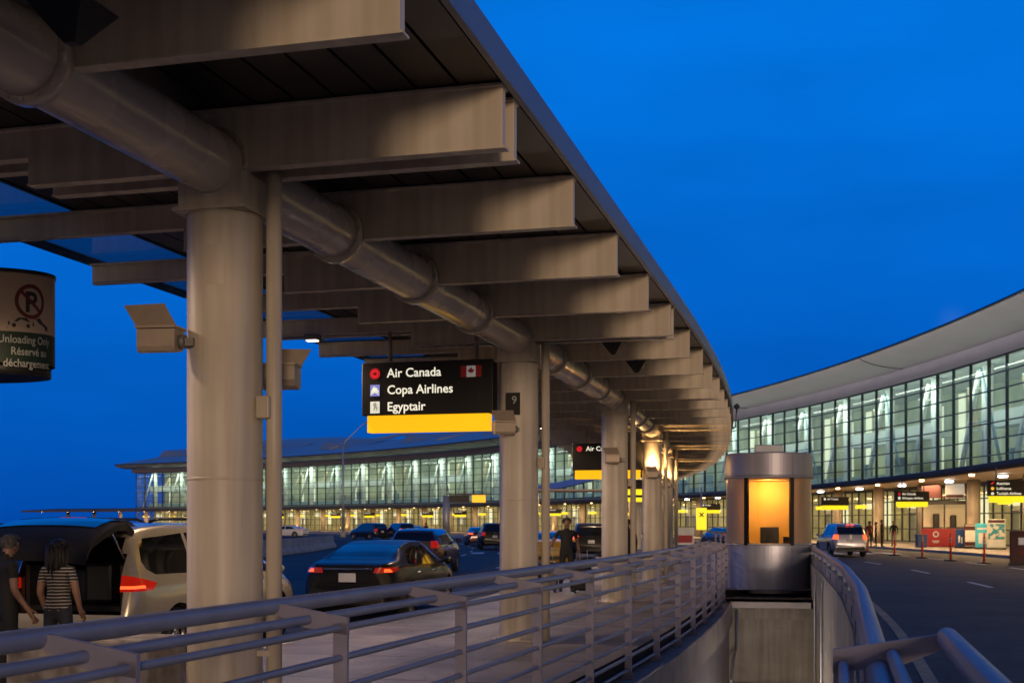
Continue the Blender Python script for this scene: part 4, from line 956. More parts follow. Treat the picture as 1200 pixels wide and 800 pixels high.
def car_body(P):
    L_, W_ = P['L'], P['W']; hw = W_ / 2
    ys = sorted(set([round(y, 4) for y, _ in P['top']] + [round(-L_ / 2 + L_ * i / 52, 4) for i in range(53)]))
    ys = [ys[0]] + [b for a, b in zip(ys, ys[1:]) if b - a > .012]
    wt = [(-L_ / 2, .80), (-L_ / 2 + .1, .90), (-L_ / 2 + .35, .965), (-L_ / 2 + .9, 1.0), (L_ / 2 - 1.3, 1.0), (L_ / 2 - .6, .95), (L_ / 2 - .2, .84), (L_ / 2, .62)]
    rows = []
    for y in ys:
        top = smooth_tab(P['top'], y); belt = min(smooth_tab(P['belt'], y), top - .035); w = hw * smooth_tab(wt, y); zb = P['zb'] + (.10 if (y < -L_ / 2 + .06 or y > L_ / 2 - .06) else 0)
        g = top - belt; k = min(1, max(0, (g - .05) / .3)); wr = lerp(.86 * w, P['wr'] / 2 * (w / hw), k)
        mid = lerp(zb, belt, .5)
        half = [(0, zb), (.5 * w, zb), (.88 * w, zb + .01), (.965 * w, zb + .09), (.985 * w, lerp(zb, mid, .6)), (.998 * w, mid), (1.0 * w, lerp(mid, belt, .45)), (.975 * w, lerp(mid, belt, .82)), (.945 * w, belt),
                (lerp(.93 * w, wr, .30), belt + .32 * g), (lerp(.925 * w, wr, .66), belt + .66 * g), (wr, belt + .88 * g), (wr * .93, belt + .965 * g), (wr * .72, top - .012 * min(1, g * 4)), (wr * .36, top - .002), (0, top)]
        h = catmull(half, 2)
        rows.append([(x, y, z) for x, z in h] + [(-x, y, z) for x, z in h[::-1][1:-1]])
    n = len(rows[0]); vs = [p for r in rows for p in r]; fs = []
    for i in range(len(rows) - 1):
        for k in range(n): fs.append((i * n + k, i * n + (k + 1) % n, (i + 1) * n + (k + 1) % n, (i + 1) * n + k))
    fs.append(tuple(range(n))); m = (len(rows) - 1) * n; fs.append(tuple(m + k for k in range(n))[::-1])
    me = bpy.data.meshes.new('body'); me.from_pydata(vs, [], fs)
    bm = bmesh.new(); bm.from_mesh(me); bmesh.ops.recalc_face_normals(bm, faces=bm.faces); bm.to_mesh(me); bm.free()
    # wheel arches
    o = bpy.data.objects.new('tmp', me); COL.objects.link(o); tmp = [o]
    for wy in P['wheels']:
        for sx in (-1, 1):
            c = MB(); c.lathe([(P['wr_'] + .06, hw - .30), (P['wr_'] + .06, hw + .25)], 36, Matrix.Translation((0, wy, P['wr_'])) @ Matrix.Rotation(sx * PI / 2, 4, 'Y'))
            co_ = c.build('cut', M['well']); tmp.append(co_)
            md = o.modifiers.new('b', 'BOOLEAN'); md.operation = 'DIFFERENCE'; md.object = co_; md.solver = 'EXACT'
    dg = bpy.context.evaluated_depsgraph_get(); me2 = bpy.data.meshes.new_from_object(o.evaluated_get(dg))
    for t in tmp: WM.pop(t.name, None); bpy.data.objects.remove(t)
    return me2

def cut_regions(me, regions, wells):
    """regions: (key, planes[(normal, point)], test(center, normal)); returns {key: faces} as separate bmesh data"""
    bm = bmesh.new(); bm.from_mesh(me)
    for key, planes, test in regions:
        for nrm, pt in planes:
            fs = [f for f in bm.faces if test(f.calc_center_median(), f.normal, True)]
            geom = list({e for f in fs for e in f.edges}) + list({v for f in fs for v in f.verts}) + fs
            if fs: bmesh.ops.bisect_plane(bm, geom=geom, plane_co=pt, plane_no=nrm, dist=1e-5)
    lay = bm.faces.layers.int.new('reg')
    for f in bm.faces:
        c = f.calc_center_median(); n = f.normal
        f[lay] = 0
        for i, (key, planes, test) in enumerate(regions):
            if test(c, n, False) and all((c - Vector(p)).dot(Vector(nn)) <= 1e-4 for nn, p in planes): f[lay] = i + 1
        for wy, wz, r, hw in wells:
            if math.hypot(c.y - wy, c.z - wz) < r + .004 and abs(c.x) > hw - .36 and f[lay] == 0: f[lay] = -1
    out = {}
    for f in bm.faces:
        out.setdefault(f[lay], []).append(([v.co.copy() for v in f.verts]))
    bm.free(); return out

def faces_mesh(name, faces, m, parent, push=0.0):
    bm = bmesh.new()
    mi = []
    for k, (fl, idx) in enumerate(faces):
        for vs in fl:
            f = bm.faces.new([bm.verts.new(v) for v in vs]); f.material_index = idx; f.smooth = True
    bmesh.ops.remove_doubles(bm, verts=bm.verts, dist=2e-5)
    me = bpy.data.meshes.new(name); bm.to_mesh(me); bm.free()
    for x in (m if isinstance(m, list) else [m]): me.materials.append(x)
    try: me.set_sharp_from_angle(angle=R(38))
    except Exception: pass
    return link(name, me, parent)

def poly_planes(poly):
    """convex polygon in (y, z), counter-clockwise or not -> outward planes"""
    cy = sum(p[0] for p in poly) / len(poly); cz = sum(p[1] for p in poly) / len(poly); out = []
    for (a, b), (c, d) in zip(poly, poly[1:] + poly[:1]):
        n = Vector((0, d - b, -(c - a)))
        if n.dot(Vector((0, cy - a, cz - b))) > 0: n = -n
        out.append((n.normalized(), Vector((0, a, b))))
    return out
def box_planes(x0, x1, z0, z1): return [(Vector((-1, 0, 0)), Vector((x0, 0, 0))), (Vector((1, 0, 0)), Vector((x1, 0, 0))), (Vector((0, 0, -1)), Vector((0, 0, z0))), (Vector((0, 0, 1)), Vector((0, 0, z1)))]

def make_car(label, cat, loc, rz, P, paint, group=None, lights='on', name='parked_car', simple=False, opening=None):
    root = thing(name, label, cat, loc, rz, group)
    me = car_body(P); hw = P['W'] / 2; L_ = P['L']
    regs = []; meta = []
    for poly in P['side']:
        for sx in (-1, 1):
            ys = [p[0] for p in poly]; zs = [p[1] for p in poly]
            regs.append(('window', poly_planes(poly), (lambda c, n, pre, sx=sx, a=min(ys), b=max(ys), z0=min(zs), z1=max(zs): c.x * sx > hw * .4 and a - .15 < c.y < b + .15 and z0 - .1 < c.z < z1 + .1 and (pre or n.x * sx > .35)))); meta.append(('window', M['car_glass']))
    ws = P['front_glass']; regs.append(('windscreen', box_planes(-ws[0], ws[0], ws[1], ws[2]), (lambda c, n, pre: c.y > ws[3] and c.z > ws[1] - .1 and (pre or n.y > .25) and abs(n.x) < .75))); meta.append(('windscreen', M['car_glass']))
    rg = P['rear_glass']
    if opening is None:
        regs.append(('rear_window', box_planes(-rg[0], rg[0], rg[1], rg[2]), (lambda c, n, pre: c.y < rg[3] and c.z > rg[1] - .1 and (pre or n.y < -.2) and abs(n.x) < .75))); meta.append(('rear_window', M['car_glass']))
    else:
        for ow, oz0, oz1, oy in opening:
            regs.append(('opening', box_planes(-ow, ow, oz0, oz1) + [(Vector((0, 1, 0)), Vector((0, oy, 0)))], (lambda c, n, pre, oy=oy: c.y < oy + .3))); meta.append(('opening', None))
    tl = P['tail']
    for sx in (-1, 1):
        for poly in tl['side']:
            regs.append(('tail_light', poly_planes(poly), (lambda c, n, pre, sx=sx, poly=poly: c.x * sx > tl['x'] and c.y < max(p[0] for p in poly) + .1))); meta.append(('tail_light', tl['mat']))
        for poly in tl.get('hot', ()):
            regs.append(('tail_lens', poly_planes(poly) + [(Vector((-sx, 0, 0)), Vector((sx * tl.get('hotx', tl['x']), 0, 0)))], (lambda c, n, pre, sx=sx, poly=poly: c.x * sx > tl['x'] and c.y < max(p[0] for p in poly) + .1))); meta.append(('tail_lens', M['tail_hot']))
        hl = P['head']
        regs.append(('headlight', poly_planes(hl), (lambda c, n, pre, sx=sx: c.x * sx > hw * .45 and c.y > min(p[0] for p in hl) - .1))); meta.append(('headlight', M['head']))
    if not simple and opening is None:
        for sz_ in (P['plate'][1] - .13, P['zb'] + .26):
            regs.append(('seam', box_planes(-hw * .8, hw * .8, sz_ - .006, sz_ + .006), (lambda c, n, pre, sz_=sz_: c.y < -L_ / 2 + .3 and abs(c.z - sz_) < .2))); meta.append(('seam', None))
    if not simple:
        for sy in P.get('seams', ()):
            for sx in (-1, 1):
                poly = [(sy - .007, P['zb'] + .12), (sy + .007, P['zb'] + .12), (sy + .007 + P['lean'], P['hz'] + .1), (sy - .007 + P['lean'], P['hz'] + .1)]
                regs.append(('seam', poly_planes(poly), (lambda c, n, pre, sx=sx, sy=sy: c.x * sx > hw * .6 and abs(c.y - sy) < .25))); meta.append(('seam', None))
    wells = [(wy, P['wr_'], P['wr_'] + .06, hw) for wy in P['wheels']]
    out = cut_regions(me, regs, wells)
    body = [(out.get(0, []), 0), (out.get(-1, []), 1)] + [(out[i + 1], 1) for i, (nm, _m) in enumerate(meta) if nm == 'seam' and out.get(i + 1)]
    faces_mesh('body', body, [paint, M['well']], root)
    for i, (nm, m_) in enumerate(meta):
        if m_ is not None and out.get(i + 1): faces_mesh(nm, [(out[i + 1], 0)], m_, root)
    bpy.data.meshes.remove(me)
    r = P['wr_']
    for wy in P['wheels']:
        for sx in (-1, 1):
            X = Matrix.Translation((sx * (hw - .125), wy, r)) @ Matrix.Rotation(sx * PI / 2, 4, 'Y')
            b = MB(); b.lathe([(r * .62, -.10), (r * .94, -.10), (r, -.06), (r, .06), (r * .94, .10), (r * .64, .10), (r * .62, .08), (r * .62, -.10)], 28, X, caps=False); wh = b.build('wheel', M['tyre'], root)
            b = MB(); b.lathe([(r * .63, .02), (r * .62, .085), (r * .56, .075), (r * .54, .03)], 28, X, caps=False)
            for k in range(5): b.box((r * .31, 0, .055), (r * .56, r * .15, .03), X @ Matrix.Rotation(2 * PI * k / 5, 4, 'Z'))
            b.lathe([(.075, .03), (.075, .08), (.02, .085)], 14, X); b.lathe([(r * .6, -.03), (.01, -.03)], 20, X, caps=False); b.build('rim', M['rim'], wh)
    if not simple:
        for sx in (-1, 1):
            b = MB(); y = P['mirror'][0]; z = P['mirror'][1]; b.ball((sx * (hw + .09), y, z), (.11, .07, .075), 12); b.tube([(sx * (hw - .10), y + .04, z - .03), (sx * (hw + .05), y, z - .02)], .025, 6); b.build('wing_mirror', paint, root)
            for hy in P.get('handles', ()): b = MB(); b.tube([(sx * (hw * .985), hy - .1, P['hz']), (sx * (hw + .022), hy - .07, P['hz']), (sx * (hw + .022), hy + .07, P['hz']), (sx * (hw * .985), hy + .1, P['hz'])], .014, 6); b.build('door_handle', M['chrome'] if P.get('chrome') else paint, root)
    py, pz_ = P['plate']
    if opening is None:
        b = MB(); b.box((0, -L_ / 2 - .006 + py, pz_), (.32, .02, .16), bev=.004); b.build('number_plate', M['plate_white'], root)
    b = MB(); b.box((0, -L_ / 2 + .06, P['zb'] + .17), (P['W'] * .74, .16, .14), bev=.03); b.build('bumper_insert', M['black'], root)
    return root

SEDAN = dict(L=4.88, W=1.84, zb=.20, wr=1.20, wr_=.335, wheels=(-1.42, 1.40),
    top=[(-2.44, .62), (-2.425, .86), (-2.36, 1.02), (-2.15, 1.07), (-1.85, 1.10), (-1.35, 1.26), (-.85, 1.385), (-.3, 1.44), (.2, 1.44), (.75, 1.34), (1.2, 1.13), (1.45, 1.0), (1.95, .92), (2.25, .80), (2.40, .66), (2.44, .48)],
    belt=[(-2.44, .58), (-2.3, .9), (-1.9, .98), (0, .94), (1.3, .90), (2.1, .74), (2.44, .44)],
    side=[[(-1.42, 1.02), (-.95, 1.27), (-.5, 1.335), (-.12, 1.345), (-.12, .985)], [(-.03, .98), (-.03, 1.345), (.3, 1.335), (.72, 1.23), (1.08, 1.02), (1.08, .965)]],
    front_glass=(.60, 1.02, 1.37, .4), rear_glass=(.58, 1.12, 1.39, -.5), mirror=(.95, 1.02), handles=(-.95, .12), hz=.86, chrome=True, seams=(-1.02, -.07, 1.02), lean=-.02,
    tail=dict(x=.46, mat=M['tail_dim'], side=[[(-2.7, .875), (-2.7, .965), (-2.1, .985), (-2.05, .95), (-2.3, .885)]], hotx=.66, hot=[[(-2.6, .895), (-2.6, .95), (-2.28, .955), (-2.28, .90)]]), head=[(1.95, .70), (2.0, .80), (2.6, .74), (2.6, .60)], plate=(-.012, .80))
SUV = dict(L=4.75, W=1.92, zb=.28, wr=1.34, wr_=.37, wheels=(-1.42, 1.38),
    top=[(-2.37, .70), (-2.36, 1.0), (-2.31, 1.16), (-2.22, 1.38), (-2.08, 1.62), (-1.8, 1.72), (-.8, 1.76), (.1, 1.74), (.6, 1.62), (1.05, 1.34), (1.3, 1.16), (1.9, 1.06), (2.22, .94), (2.34, .76), (2.37, .56)],
    belt=[(-2.37, .66), (-2.25, 1.08), (0, 1.05), (1.2, 1.02), (2.0, .84), (2.37, .52)],
    side=[[(-1.95, 1.13), (-1.85, 1.5), (-1.6, 1.6), (-1.12, 1.63), (-1.12, 1.12)], [(-1.02, 1.12), (-1.02, 1.63), (-.15, 1.63), (-.15, 1.10)], [(-.06, 1.10), (-.06, 1.63), (.25, 1.59), (.95, 1.2), (.95, 1.08)]],
    front_glass=(.64, 1.18, 1.64, .4), rear_glass=(.66, 1.16, 1.56, -1.7), mirror=(.85, 1.14), handles=(-.95, .1), hz=.97, seams=(-1.05, -.1, .88), lean=-.01,
    tail=dict(x=.62, mat=M['tail'], side=[[(-2.7, .92), (-2.7, 1.16), (-2.12, 1.16), (-2.16, .92)]]), head=[(1.9, .80), (1.95, .92), (2.6, .88), (2.6, .74)], plate=(-.012, .86))
VAN = dict(L=5.08, W=1.98, zb=.24, wr=1.42, wr_=.35, wheels=(-1.52, 1.50),
    top=[(-2.54, .66), (-2.53, .92), (-2.49, 1.08), (-2.40, 1.36), (-2.27, 1.62), (-2.05, 1.735), (-1.2, 1.785), (-.3, 1.78), (.5, 1.70), (1.05, 1.46), (1.6, 1.16), (1.85, 1.06), (2.2, .98), (2.42, .84), (2.51, .68), (2.54, .5)],
    belt=[(-2.54, .62), (-2.4, 1.02), (-1.0, 1.06), (.6, 1.02), (1.6, .98), (2.2, .82), (2.54, .46)],
    side=[[(-2.10, 1.20), (-2.16, 1.30), (-2.12, 1.50), (-2.0, 1.585), (-1.06, 1.645), (-1.06, 1.125), (-1.95, 1.135)], [(-.98, 1.12), (-.98, 1.65), (.12, 1.635), (.12, 1.09)], [(.2, 1.085), (.2, 1.63), (.5, 1.585), (1.05, 1.32), (1.42, 1.11), (1.42, 1.05)]],
    front_glass=(.68, 1.10, 1.62, .5), rear_glass=(.7, 1.1, 1.6, -2.0), mirror=(1.22, 1.10), handles=(-.75, .35), hz=.97, seams=(-1.02, .16, 1.25), lean=0,
    tail=dict(x=.72, mat=M['tail'], side=[[(-2.8, .93), (-2.8, 1.14), (-2.44, 1.14), (-2.0, 1.045), (-1.97, 1.03), (-2.1, .945)]], hot=[[(-2.8, .965), (-2.8, 1.005), (-2.22, 1.01), (-2.22, .975)]]), head=[(1.85, .80), (1.95, .93), (2.7, .86), (2.7, .72)], plate=(-.012, .7))
ROAD = -.152
def px_car(px, Z): return Vector(((px - 600) / 1450 * Z, Z, ROAD))
def sd(p): 
    q = Vector((p.x, p.y)) - CEN; th = math.atan2(q.y, q.x); s = S0 + (th + TH0) * RAD
    if s < S0:
        v = Vector((p.x, p.y)) - P1; return v.dot(_u), v.dot(_n)
    return s, q.length - RAD

# silver beige van with its tailgate up
vp = F(7.7, -3.92 - .99, ROAD); vrz = FR(7.7) + .01
van = make_car('champagne minivan with its tailgate raised, parked at the kerb behind the nearest column', 'minivan', vp, vrz, VAN, M['paint_beige'], name='minivan', opening=[(.76, .66, 1.12, -2.40), (.72, 1.12, 1.40, -2.28), (.66, 1.40, 1.60, -2.18)])
for sx in (-1, 1):                                          # upper, dimmer lens cluster above the lit bar
    b = MB(); b.box((sx * .66, -2.22, .98), (.05, .24, .55)); b.build('door_frame', M['trunk'], van)
b = MB(); b.box((0, -1.5, .72), (1.5, 1.7, .06)); b.box((0, -.7, 1.1), (1.5, .12, .85)); b.box((-.76, -1.5, .92), (.05, 1.6, .36)); b.box((.76, -1.5, .92), (.05, 1.6, .36)); b.build('load_bay', M['trunk'], van)
for x, y, w_, h_, mm in ((-.38, -1.75, .55, .42, 'navy_cloth'), (.12, -1.85, .40, .52, 'case'), (.50, -1.7, .36, .36, 'red_cloth')): b = MB(); b.box((x, y, .76 + h_ / 2), (w_, .34, h_), bev=.05); tag(b.build('travel_bag', M[mm]), {'navy_cloth': 'soft dark bag in the load bay behind the man', 'case': 'upright black case in the middle of the minivan load bay', 'red_cloth': 'small wine coloured bag in the minivan load bay by the lit tail light'}[mm], 'bag'); move(COL.objects[-1], vp, vrz)
for x in (-.42, .42): b = MB(); b.box((x, -1.0, 1.2), (.5, .16, .6), bev=.06); b.box((x, -1.0, 1.56), (.26, .12, .18), bev=.05); b.build('rear_seat', mat('seat cloth', (.05, .04, .035), .8), van)
b = MB()                                                     # the raised tailgate: a curved thick panel hinged on the roof
hz0, hy0 = 1.70, -2.12
prof = [(0, 0), (.25, .10), (.5, .09), (.85, .0), (1.12, -.12), (1.25, -.30)]
rows = []; rows2 = []
for i, (u, h_) in enumerate(prof):
    wv = lerp(.70, .84, min(1, u / .7))
    rows.append([(x * wv, hy0 - u, hz0 + h_ + .03 - .05 * abs(x) ** 2.5) for x in frange(-1, 1, 12)])
    rows2.append([(x * wv * .97, hy0 - u + .0, hz0 + h_ - .06 - .05 * abs(x) ** 2.5) for x in frange(-1, 1, 12)])
b.grid(rows, 0, True); b.grid(rows2, 0, True)
edge = [r[0] for r in rows] + rows[-1][1:] + [r[-1] for r in rows[::-1]][1:]; edge2 = [r[0] for r in rows2] + rows2[-1][1:] + [r[-1] for r in rows2[::-1]][1:]
b.grid([edge, edge2]); gate = b.build('tailgate', [M['trunk']], van)
b = MB(); b.grid([[(x * .68, hy0 - u, hz0 + h_ + .04 - .05 * abs(x * .8) ** 2.5) for x in frange(-1, 1, 10)] for u, h_ in ((.30, .105), (.5, .095), (.68, .055), (.82, .015))], 0, True); b.build('tailgate_glass', M['car_glass'], gate)
b = MB(); b.grid([[(x * .74, hy0 - u, hz0 + h_ + .045 - .05 * abs(x * .8) ** 2.5) for x in frange(-1, 1, 10)] for u, h_ in ((.02, .01), (.12, .06), (.25, .10), (.29, .105))], 0, True); b.build('spoiler', M['paint_beige'], gate)
b = MB(); b.box((0, hy0 - .27, hz0 + .125), (.36, .09, .03), bev=.01); b.build('high_brake_light', M['tail'], gate)
for sx in (-1, 1): b = MB(); b.tube([(sx * .70, -2.34, 1.30), (sx * .76, hy0 - .62, hz0 - .02)], .014, 8); b.build('gas_strut', M['chrome'], gate)
for sx in (-1, 1): b = MB(); b.tube([(sx * .66, -1.7, 1.79), (sx * .66, -1.5, 1.83), (sx * .66, .2, 1.83), (sx * .66, .4, 1.78)], .022, 8); b.build('roof_rail', M['black'], van)

s1 = 15.2
sedp = F(s1 - .1, -3.35 - .92, ROAD)
sed = make_car('black saloon with a pale number plate parked at the kerb in front of the minivan', 'car', sedp, FR(s1) + .035, SEDAN, M['paint_black'], name='parked_car')
b = MB(); b.box((0, -2.425, .955), (.9, .02, .03)); b.build('chrome_strip', M['chrome'], sed)
q = px_car(499, 44.5); sq, dq = sd(q)
mar = make_car('dark red car with glowing tail lights ahead of the black saloon', 'car', q, FR(sq) + .02, {**SUV, 'top': [(y, z * .90 if z > 1.2 else z) for y, z in SUV['top']], 'side': [[(y, z * .905 if z > 1.2 else z) for y, z in p] for p in SUV['side']], 'front_glass': (.62, 1.15, 1.48, .4), 'rear_glass': (.62, 1.13, 1.42, -1.7)}, M['paint_maroon'], name='parked_car')
def far_car(label, px, Z, P, paint, turn=0, cat='car', **k):
    q = px_car(px, Z); s_, d_ = sd(q); return make_car(label, cat, q, FR(s_) + turn, P, paint, name='parked_car', simple=Z > 90, **k)
SUVH = {**SUV, 'tail': {**SUV['tail'], 'mat': M['tail_hot']}}
hon = far_car('silver sport utility vehicle with lit tail lights stopped on the inner road', 985, 66.5, SUVH, M['paint_silver'], cat='sport utility vehicle')
for x in (-.12, .12): b = MB(); b.box((x, -2.18, 1.675), (.16, .06, .04)); b.build('high_brake_light', M['tail_hot'], hon)
far_car('dark van with red lights and raised tailgate far along the outer road', 577, 84, {**SUV, 'tail': {**SUV['tail'], 'mat': M['tail']}}, M['paint_black'], .05)
far_car('small dark car with bright red lights beside the far dark van', 559, 98, {**SEDAN, 'tail': {**SEDAN['tail'], 'mat': M['tail_hot']}}, M['paint_maroon'])
far_car('dark utility vehicle left of the gantry post at the far terminal kerb', 432, 128, SUV, M['paint_navy'], .5)
far_car('dark car with red tail lights right of the far dark utility vehicle', 468, 126, {**SUV, 'tail': {**SUV['tail'], 'mat': M['tail_hot']}}, M['paint_navy'], .25)
far_car('purple grey car partly behind the far car with red tail lights', 484, 132, {**SEDAN, 'tail': {**SEDAN['tail'], 'mat': M['tail_hot']}}, M['paint_silver'], .2)
far_car('white car seen far off beside the nearest column', 337, 150, SEDAN, M['paint_white'], .9)
far_car('blue car roof just left of the booth', 846, 92, SEDAN, M['paint_navy'], .15)
far_car('yellow taxi half hidden behind the walking man', 645, 52, {**SEDAN, 'tail': {**SEDAN['tail'], 'mat': M['tail_hot']}}, M['paint_yellow'], .05, cat='taxi')
far_car('dark car with a red light behind the walking man', 690, 62, {**SUV, 'tail': {**SUV['tail'], 'mat': M['tail_hot']}}, M['paint_black'], .05)

# ================================================================== PEOPLE
def person(label, loc, rz, H=1.72, pose=None, top='black_cloth', legs='denim', hair='dark', group=None, fingers=True, bare_arms=True, fem=False, hairlong=False):
    """standing figure facing local +y; pose overrides joints (for a height of 1.72)"""
    k = H / 1.72; sw = .185 if not fem else .165
    J = dict(pelvis=(0, 0, .96), belly=(0, .01, 1.10), chest=(0, 0, 1.30), neck0=(0, -.01, 1.44), neck=(0, .0, 1.50), jaw=(0, .03, 1.555), head=(0, .02, 1.62), crown=(0, .005, 1.69),
             nose=(0, .125, 1.595), earL=(-.082, .01, 1.605), earR=(.082, .01, 1.605))
    for sx, c in ((-1, 'L'), (1, 'R')):
        J.update({'hip' + c: (sx * .095, 0, .90), 'knee' + c: (sx * .11, .015, .49), 'ankle' + c: (sx * .11, -.02, .09), 'toe' + c: (sx * .125, .16, .035), 'heel' + c: (sx * .11, -.06, .04),
                  'sh' + c: (sx * sw, -.005, 1.405), 'el' + c: (sx * (sw + .06), -.03, 1.13), 'wr' + c: (sx * (sw + .075), .06, .89), 'pa' + c: (sx * (sw + .075), .085, .81)})
    if pose: J.update(pose)
    E = [('pelvis', 'belly'), ('belly', 'chest'), ('chest', 'neck0'), ('neck0', 'neck'), ('neck', 'jaw'), ('jaw', 'head'), ('head', 'crown')]
    for c in 'LR': E += [('pelvis', 'hip' + c), ('hip' + c, 'knee' + c), ('knee' + c, 'ankle' + c), ('ankle' + c, 'toe' + c), ('ankle' + c, 'heel' + c), ('chest', 'sh' + c), ('sh' + c, 'el' + c), ('el' + c, 'wr' + c), ('wr' + c, 'pa' + c)]
    E += [('jaw', 'nose')]
    rad = dict(pelvis=(.155 if fem else .145, .115), belly=(.125 if fem else .14, .105), chest=(.145 if fem else .165, .115), neck0=(.075, .07), neck=(.052, .056), jaw=(.062, .07), head=(.076, .092), crown=(.058, .07), nose=(.014, .016))
    for c in 'LR': rad.update({'hip' + c: (.088, .092), 'knee' + c: (.058, .06), 'ankle' + c: (.042, .045), 'toe' + c: (.038, .028), 'heel' + c: (.036, .034), 'sh' + c: (.062, .06), 'el' + c: (.043, .043), 'wr' + c: (.028, .026), 'pa' + c: (.036, .02)})
    J = {a: Vector(b) for a, b in J.items()}
    if fingers:
        for sx, c in ((-1, 'L'), (1, 'R')):
            w_, p_ = J['wr' + c], J['pa' + c]; d_ = (p_ - w_).normalized(); side = Vector((0, 1, 0)) - d_ * d_.y; side.normalize(); nrm = d_.cross(side)
            for i, (o_, ln) in enumerate(((-.028, .058), (-.010, .070), (.010, .075), (.028, .066))):
                a = 'f%d%s' % (i, c); b_ = 'g%d%s' % (i, c)
                J[a] = p_ + d_ * (.045 + ln * .45) + side * o_ + nrm * .0; J[b_] = J[a] + d_ * ln * .45 - Vector((sx, 0, 0)) * .018
                E += [('pa' + c, a), (a, b_)]; rad[a] = (.0095, .0095); rad[b_] = (.008, .008)
            J['t' + c] = w_ + d_ * .07 + side * .045; J['u' + c] = J['t' + c] + d_ * .035 + side * .012; E += [('wr' + c, 't' + c), ('t' + c, 'u' + c)]; rad['t' + c] = (.011, .011); rad['u' + c] = (.009, .009)
    keys = list(J); idx = {a: i for i, a in enumerate(keys)}
    me = bpy.data.meshes.new('tmp'); me.from_pydata([tuple(J[a]) for a in keys if a[:3] != 'ear'], [(idx[a], idx[b]) for a, b in E], []) if False else None
    keys = [a for a in keys if a[:3] != 'ear']; idx = {a: i for i, a in enumerate(keys)}
    me = bpy.data.meshes.new('tmp'); me.from_pydata([tuple(J[a]) for a in keys], [(idx[a], idx[b]) for a, b in E], [])
    o = bpy.data.objects.new('tmp', me); COL.objects.link(o)
    o.modifiers.new('s', 'SKIN'); 
    sk = me.skin_vertices[0].data
    for a in keys: sk[idx[a]].radius = rad[a]
    for a in keys: sk[idx[a]].use_root = a == 'pelvis'
    ss_ = o.modifiers.new('u', 'SUBSURF'); ss_.levels = 2; ss_.render_levels = 2
    dg = bpy.context.evaluated_depsgraph_get(); m2 = bpy.data.meshes.new_from_object(o.evaluated_get(dg)); bpy.data.objects.remove(o)
    segs = [(a, b) for a, b in E]
    def near(p):
        best = None
        for a, b in segs:
            A_, B_ = J[a], J[b]; ab = B_ - A_; t = max(0, min(1, (p - A_).dot(ab) / max(1e-9, ab.length_squared))); dd = (p - A_ - ab * t).length - lerp(rad[a][0], rad[b][0], t)
            if best is None or dd < best[0]: best = (dd, a, b, t)
        return best
    mats = [M['skin'], M[top], M[legs], M['shoe']]
    for m_ in mats: m2.materials.append(m_)
    for f in m2.polygons:
        f.use_smooth = True; d_, a, b, t = near(Vector(f.center)); s_ = {a, b}
        if a in ('neck', 'jaw', 'head'): i = 0
        elif a[:2] in ('wr',) or a[0] in 'fgt' and a[:3] != 'toe': i = 0
        elif a[:2] == 'pa': i = 0
        elif a[:2] == 'el': i = 0 if bare_arms else 1
        elif a[:2] == 'sh': i = 0 if (bare_arms and t > .55) else 1
        elif a[:3] == 'ank': i = 3
        elif a[:3] in ('hip', 'kne'): i = 1 if f.center[2] > .955 and a[:3] == 'hip' else 2
        elif a == 'pelvis': i = 1 if f.center[2] > .955 else 2
        else: i = 1
        f.material_index = i
    for v in m2.vertices: v.co = v.co * k
    m2.name = 'person'
    p = bpy.data.objects.new('person', m2); COL.objects.link(p); p.location = loc; p.rotation_euler = (0, 0, rz); WM[p.name] = Matrix.Translation(loc) @ Matrix.Rotation(rz, 4, 'Z')
    tag(p, label, 'person', group)
    hc = J['head'] * k
    hb = MB()
    hm = M['hair_dark'] if hair == 'dark' else M['hair_grey']
    n = 20
    rows = []
    for i in range(11):
        a = PI * .62 * i / 10; row = []
        for j in range(n + 1):
            t_ = 2 * PI * j / n; cut = 1.0 if math.sin(t_) < .25 else .55         # hair line higher over the face
            aa = a * cut; row.append(tuple(hc + Vector((.098 * math.sin(aa) * math.cos(t_), .112 * math.sin(aa) * math.sin(t_) - .008, .108 * math.cos(aa) + .012)) * k))
        rows.append(row)
    hb.grid(rows, 0, True)
    for q in range(70):                                        # loose tufts break the outline
        aa = random.uniform(.1, 1.5); t_ = random.uniform(PI * .9, PI * 2.1); d_ = Vector((math.sin(aa) * math.cos(t_), math.sin(aa) * math.sin(t_), math.cos(aa)))
        p0 = hc + Vector((.094 * d_.x, .108 * d_.y - .008, .104 * d_.z + .012)) * k; t2 = Vector((random.uniform(-.5, .5), random.uniform(-.5, .2), -.8 if not hairlong else -1.0)).normalized()
        hb.tube([p0, p0 + (d_ * .012 + t2 * .02) * k, p0 + (d_ * .010 + t2 * .05) * k], [.007 * k, .006 * k, .001 * k], 5)
    if hairlong:
        for q in range(46):
            t_ = random.uniform(PI * .95, PI * 2.05); e_ = Vector((.112 * math.cos(t_), .098 * math.sin(t_) - .035, 0)); z_ = random.uniform(-.02, .06); l_ = random.uniform(.24, .34)
            hb.tube([hc + (e_ + Vector((0, 0, z_))) * k, hc + (e_ * 1.06 + Vector((random.uniform(-.01, .01), -.005, z_ - l_ * .5))) * k, hc + (e_ * random.uniform(.7, .98) + Vector((random.uniform(-.015, .015), 0, z_ - l_))) * k], [.010 * k, .011 * k, .003 * k], 6)
        hb.grid([[tuple(hc + Vector((w_ * math.cos(t_), w2 * math.sin(t_) - .035, z_)) * k) for t_ in frange(PI * .95, PI * 2.05, 12)] for w_, w2, z_ in ((.098, .09, .05), (.108, .10, -.05), (.115, .10, -.13), (.12, .09, -.20), (.10, .07, -.26), (.04, .03, -.29))], 0, True)
    hb.build('hair', hm, p)
    eb = MB()
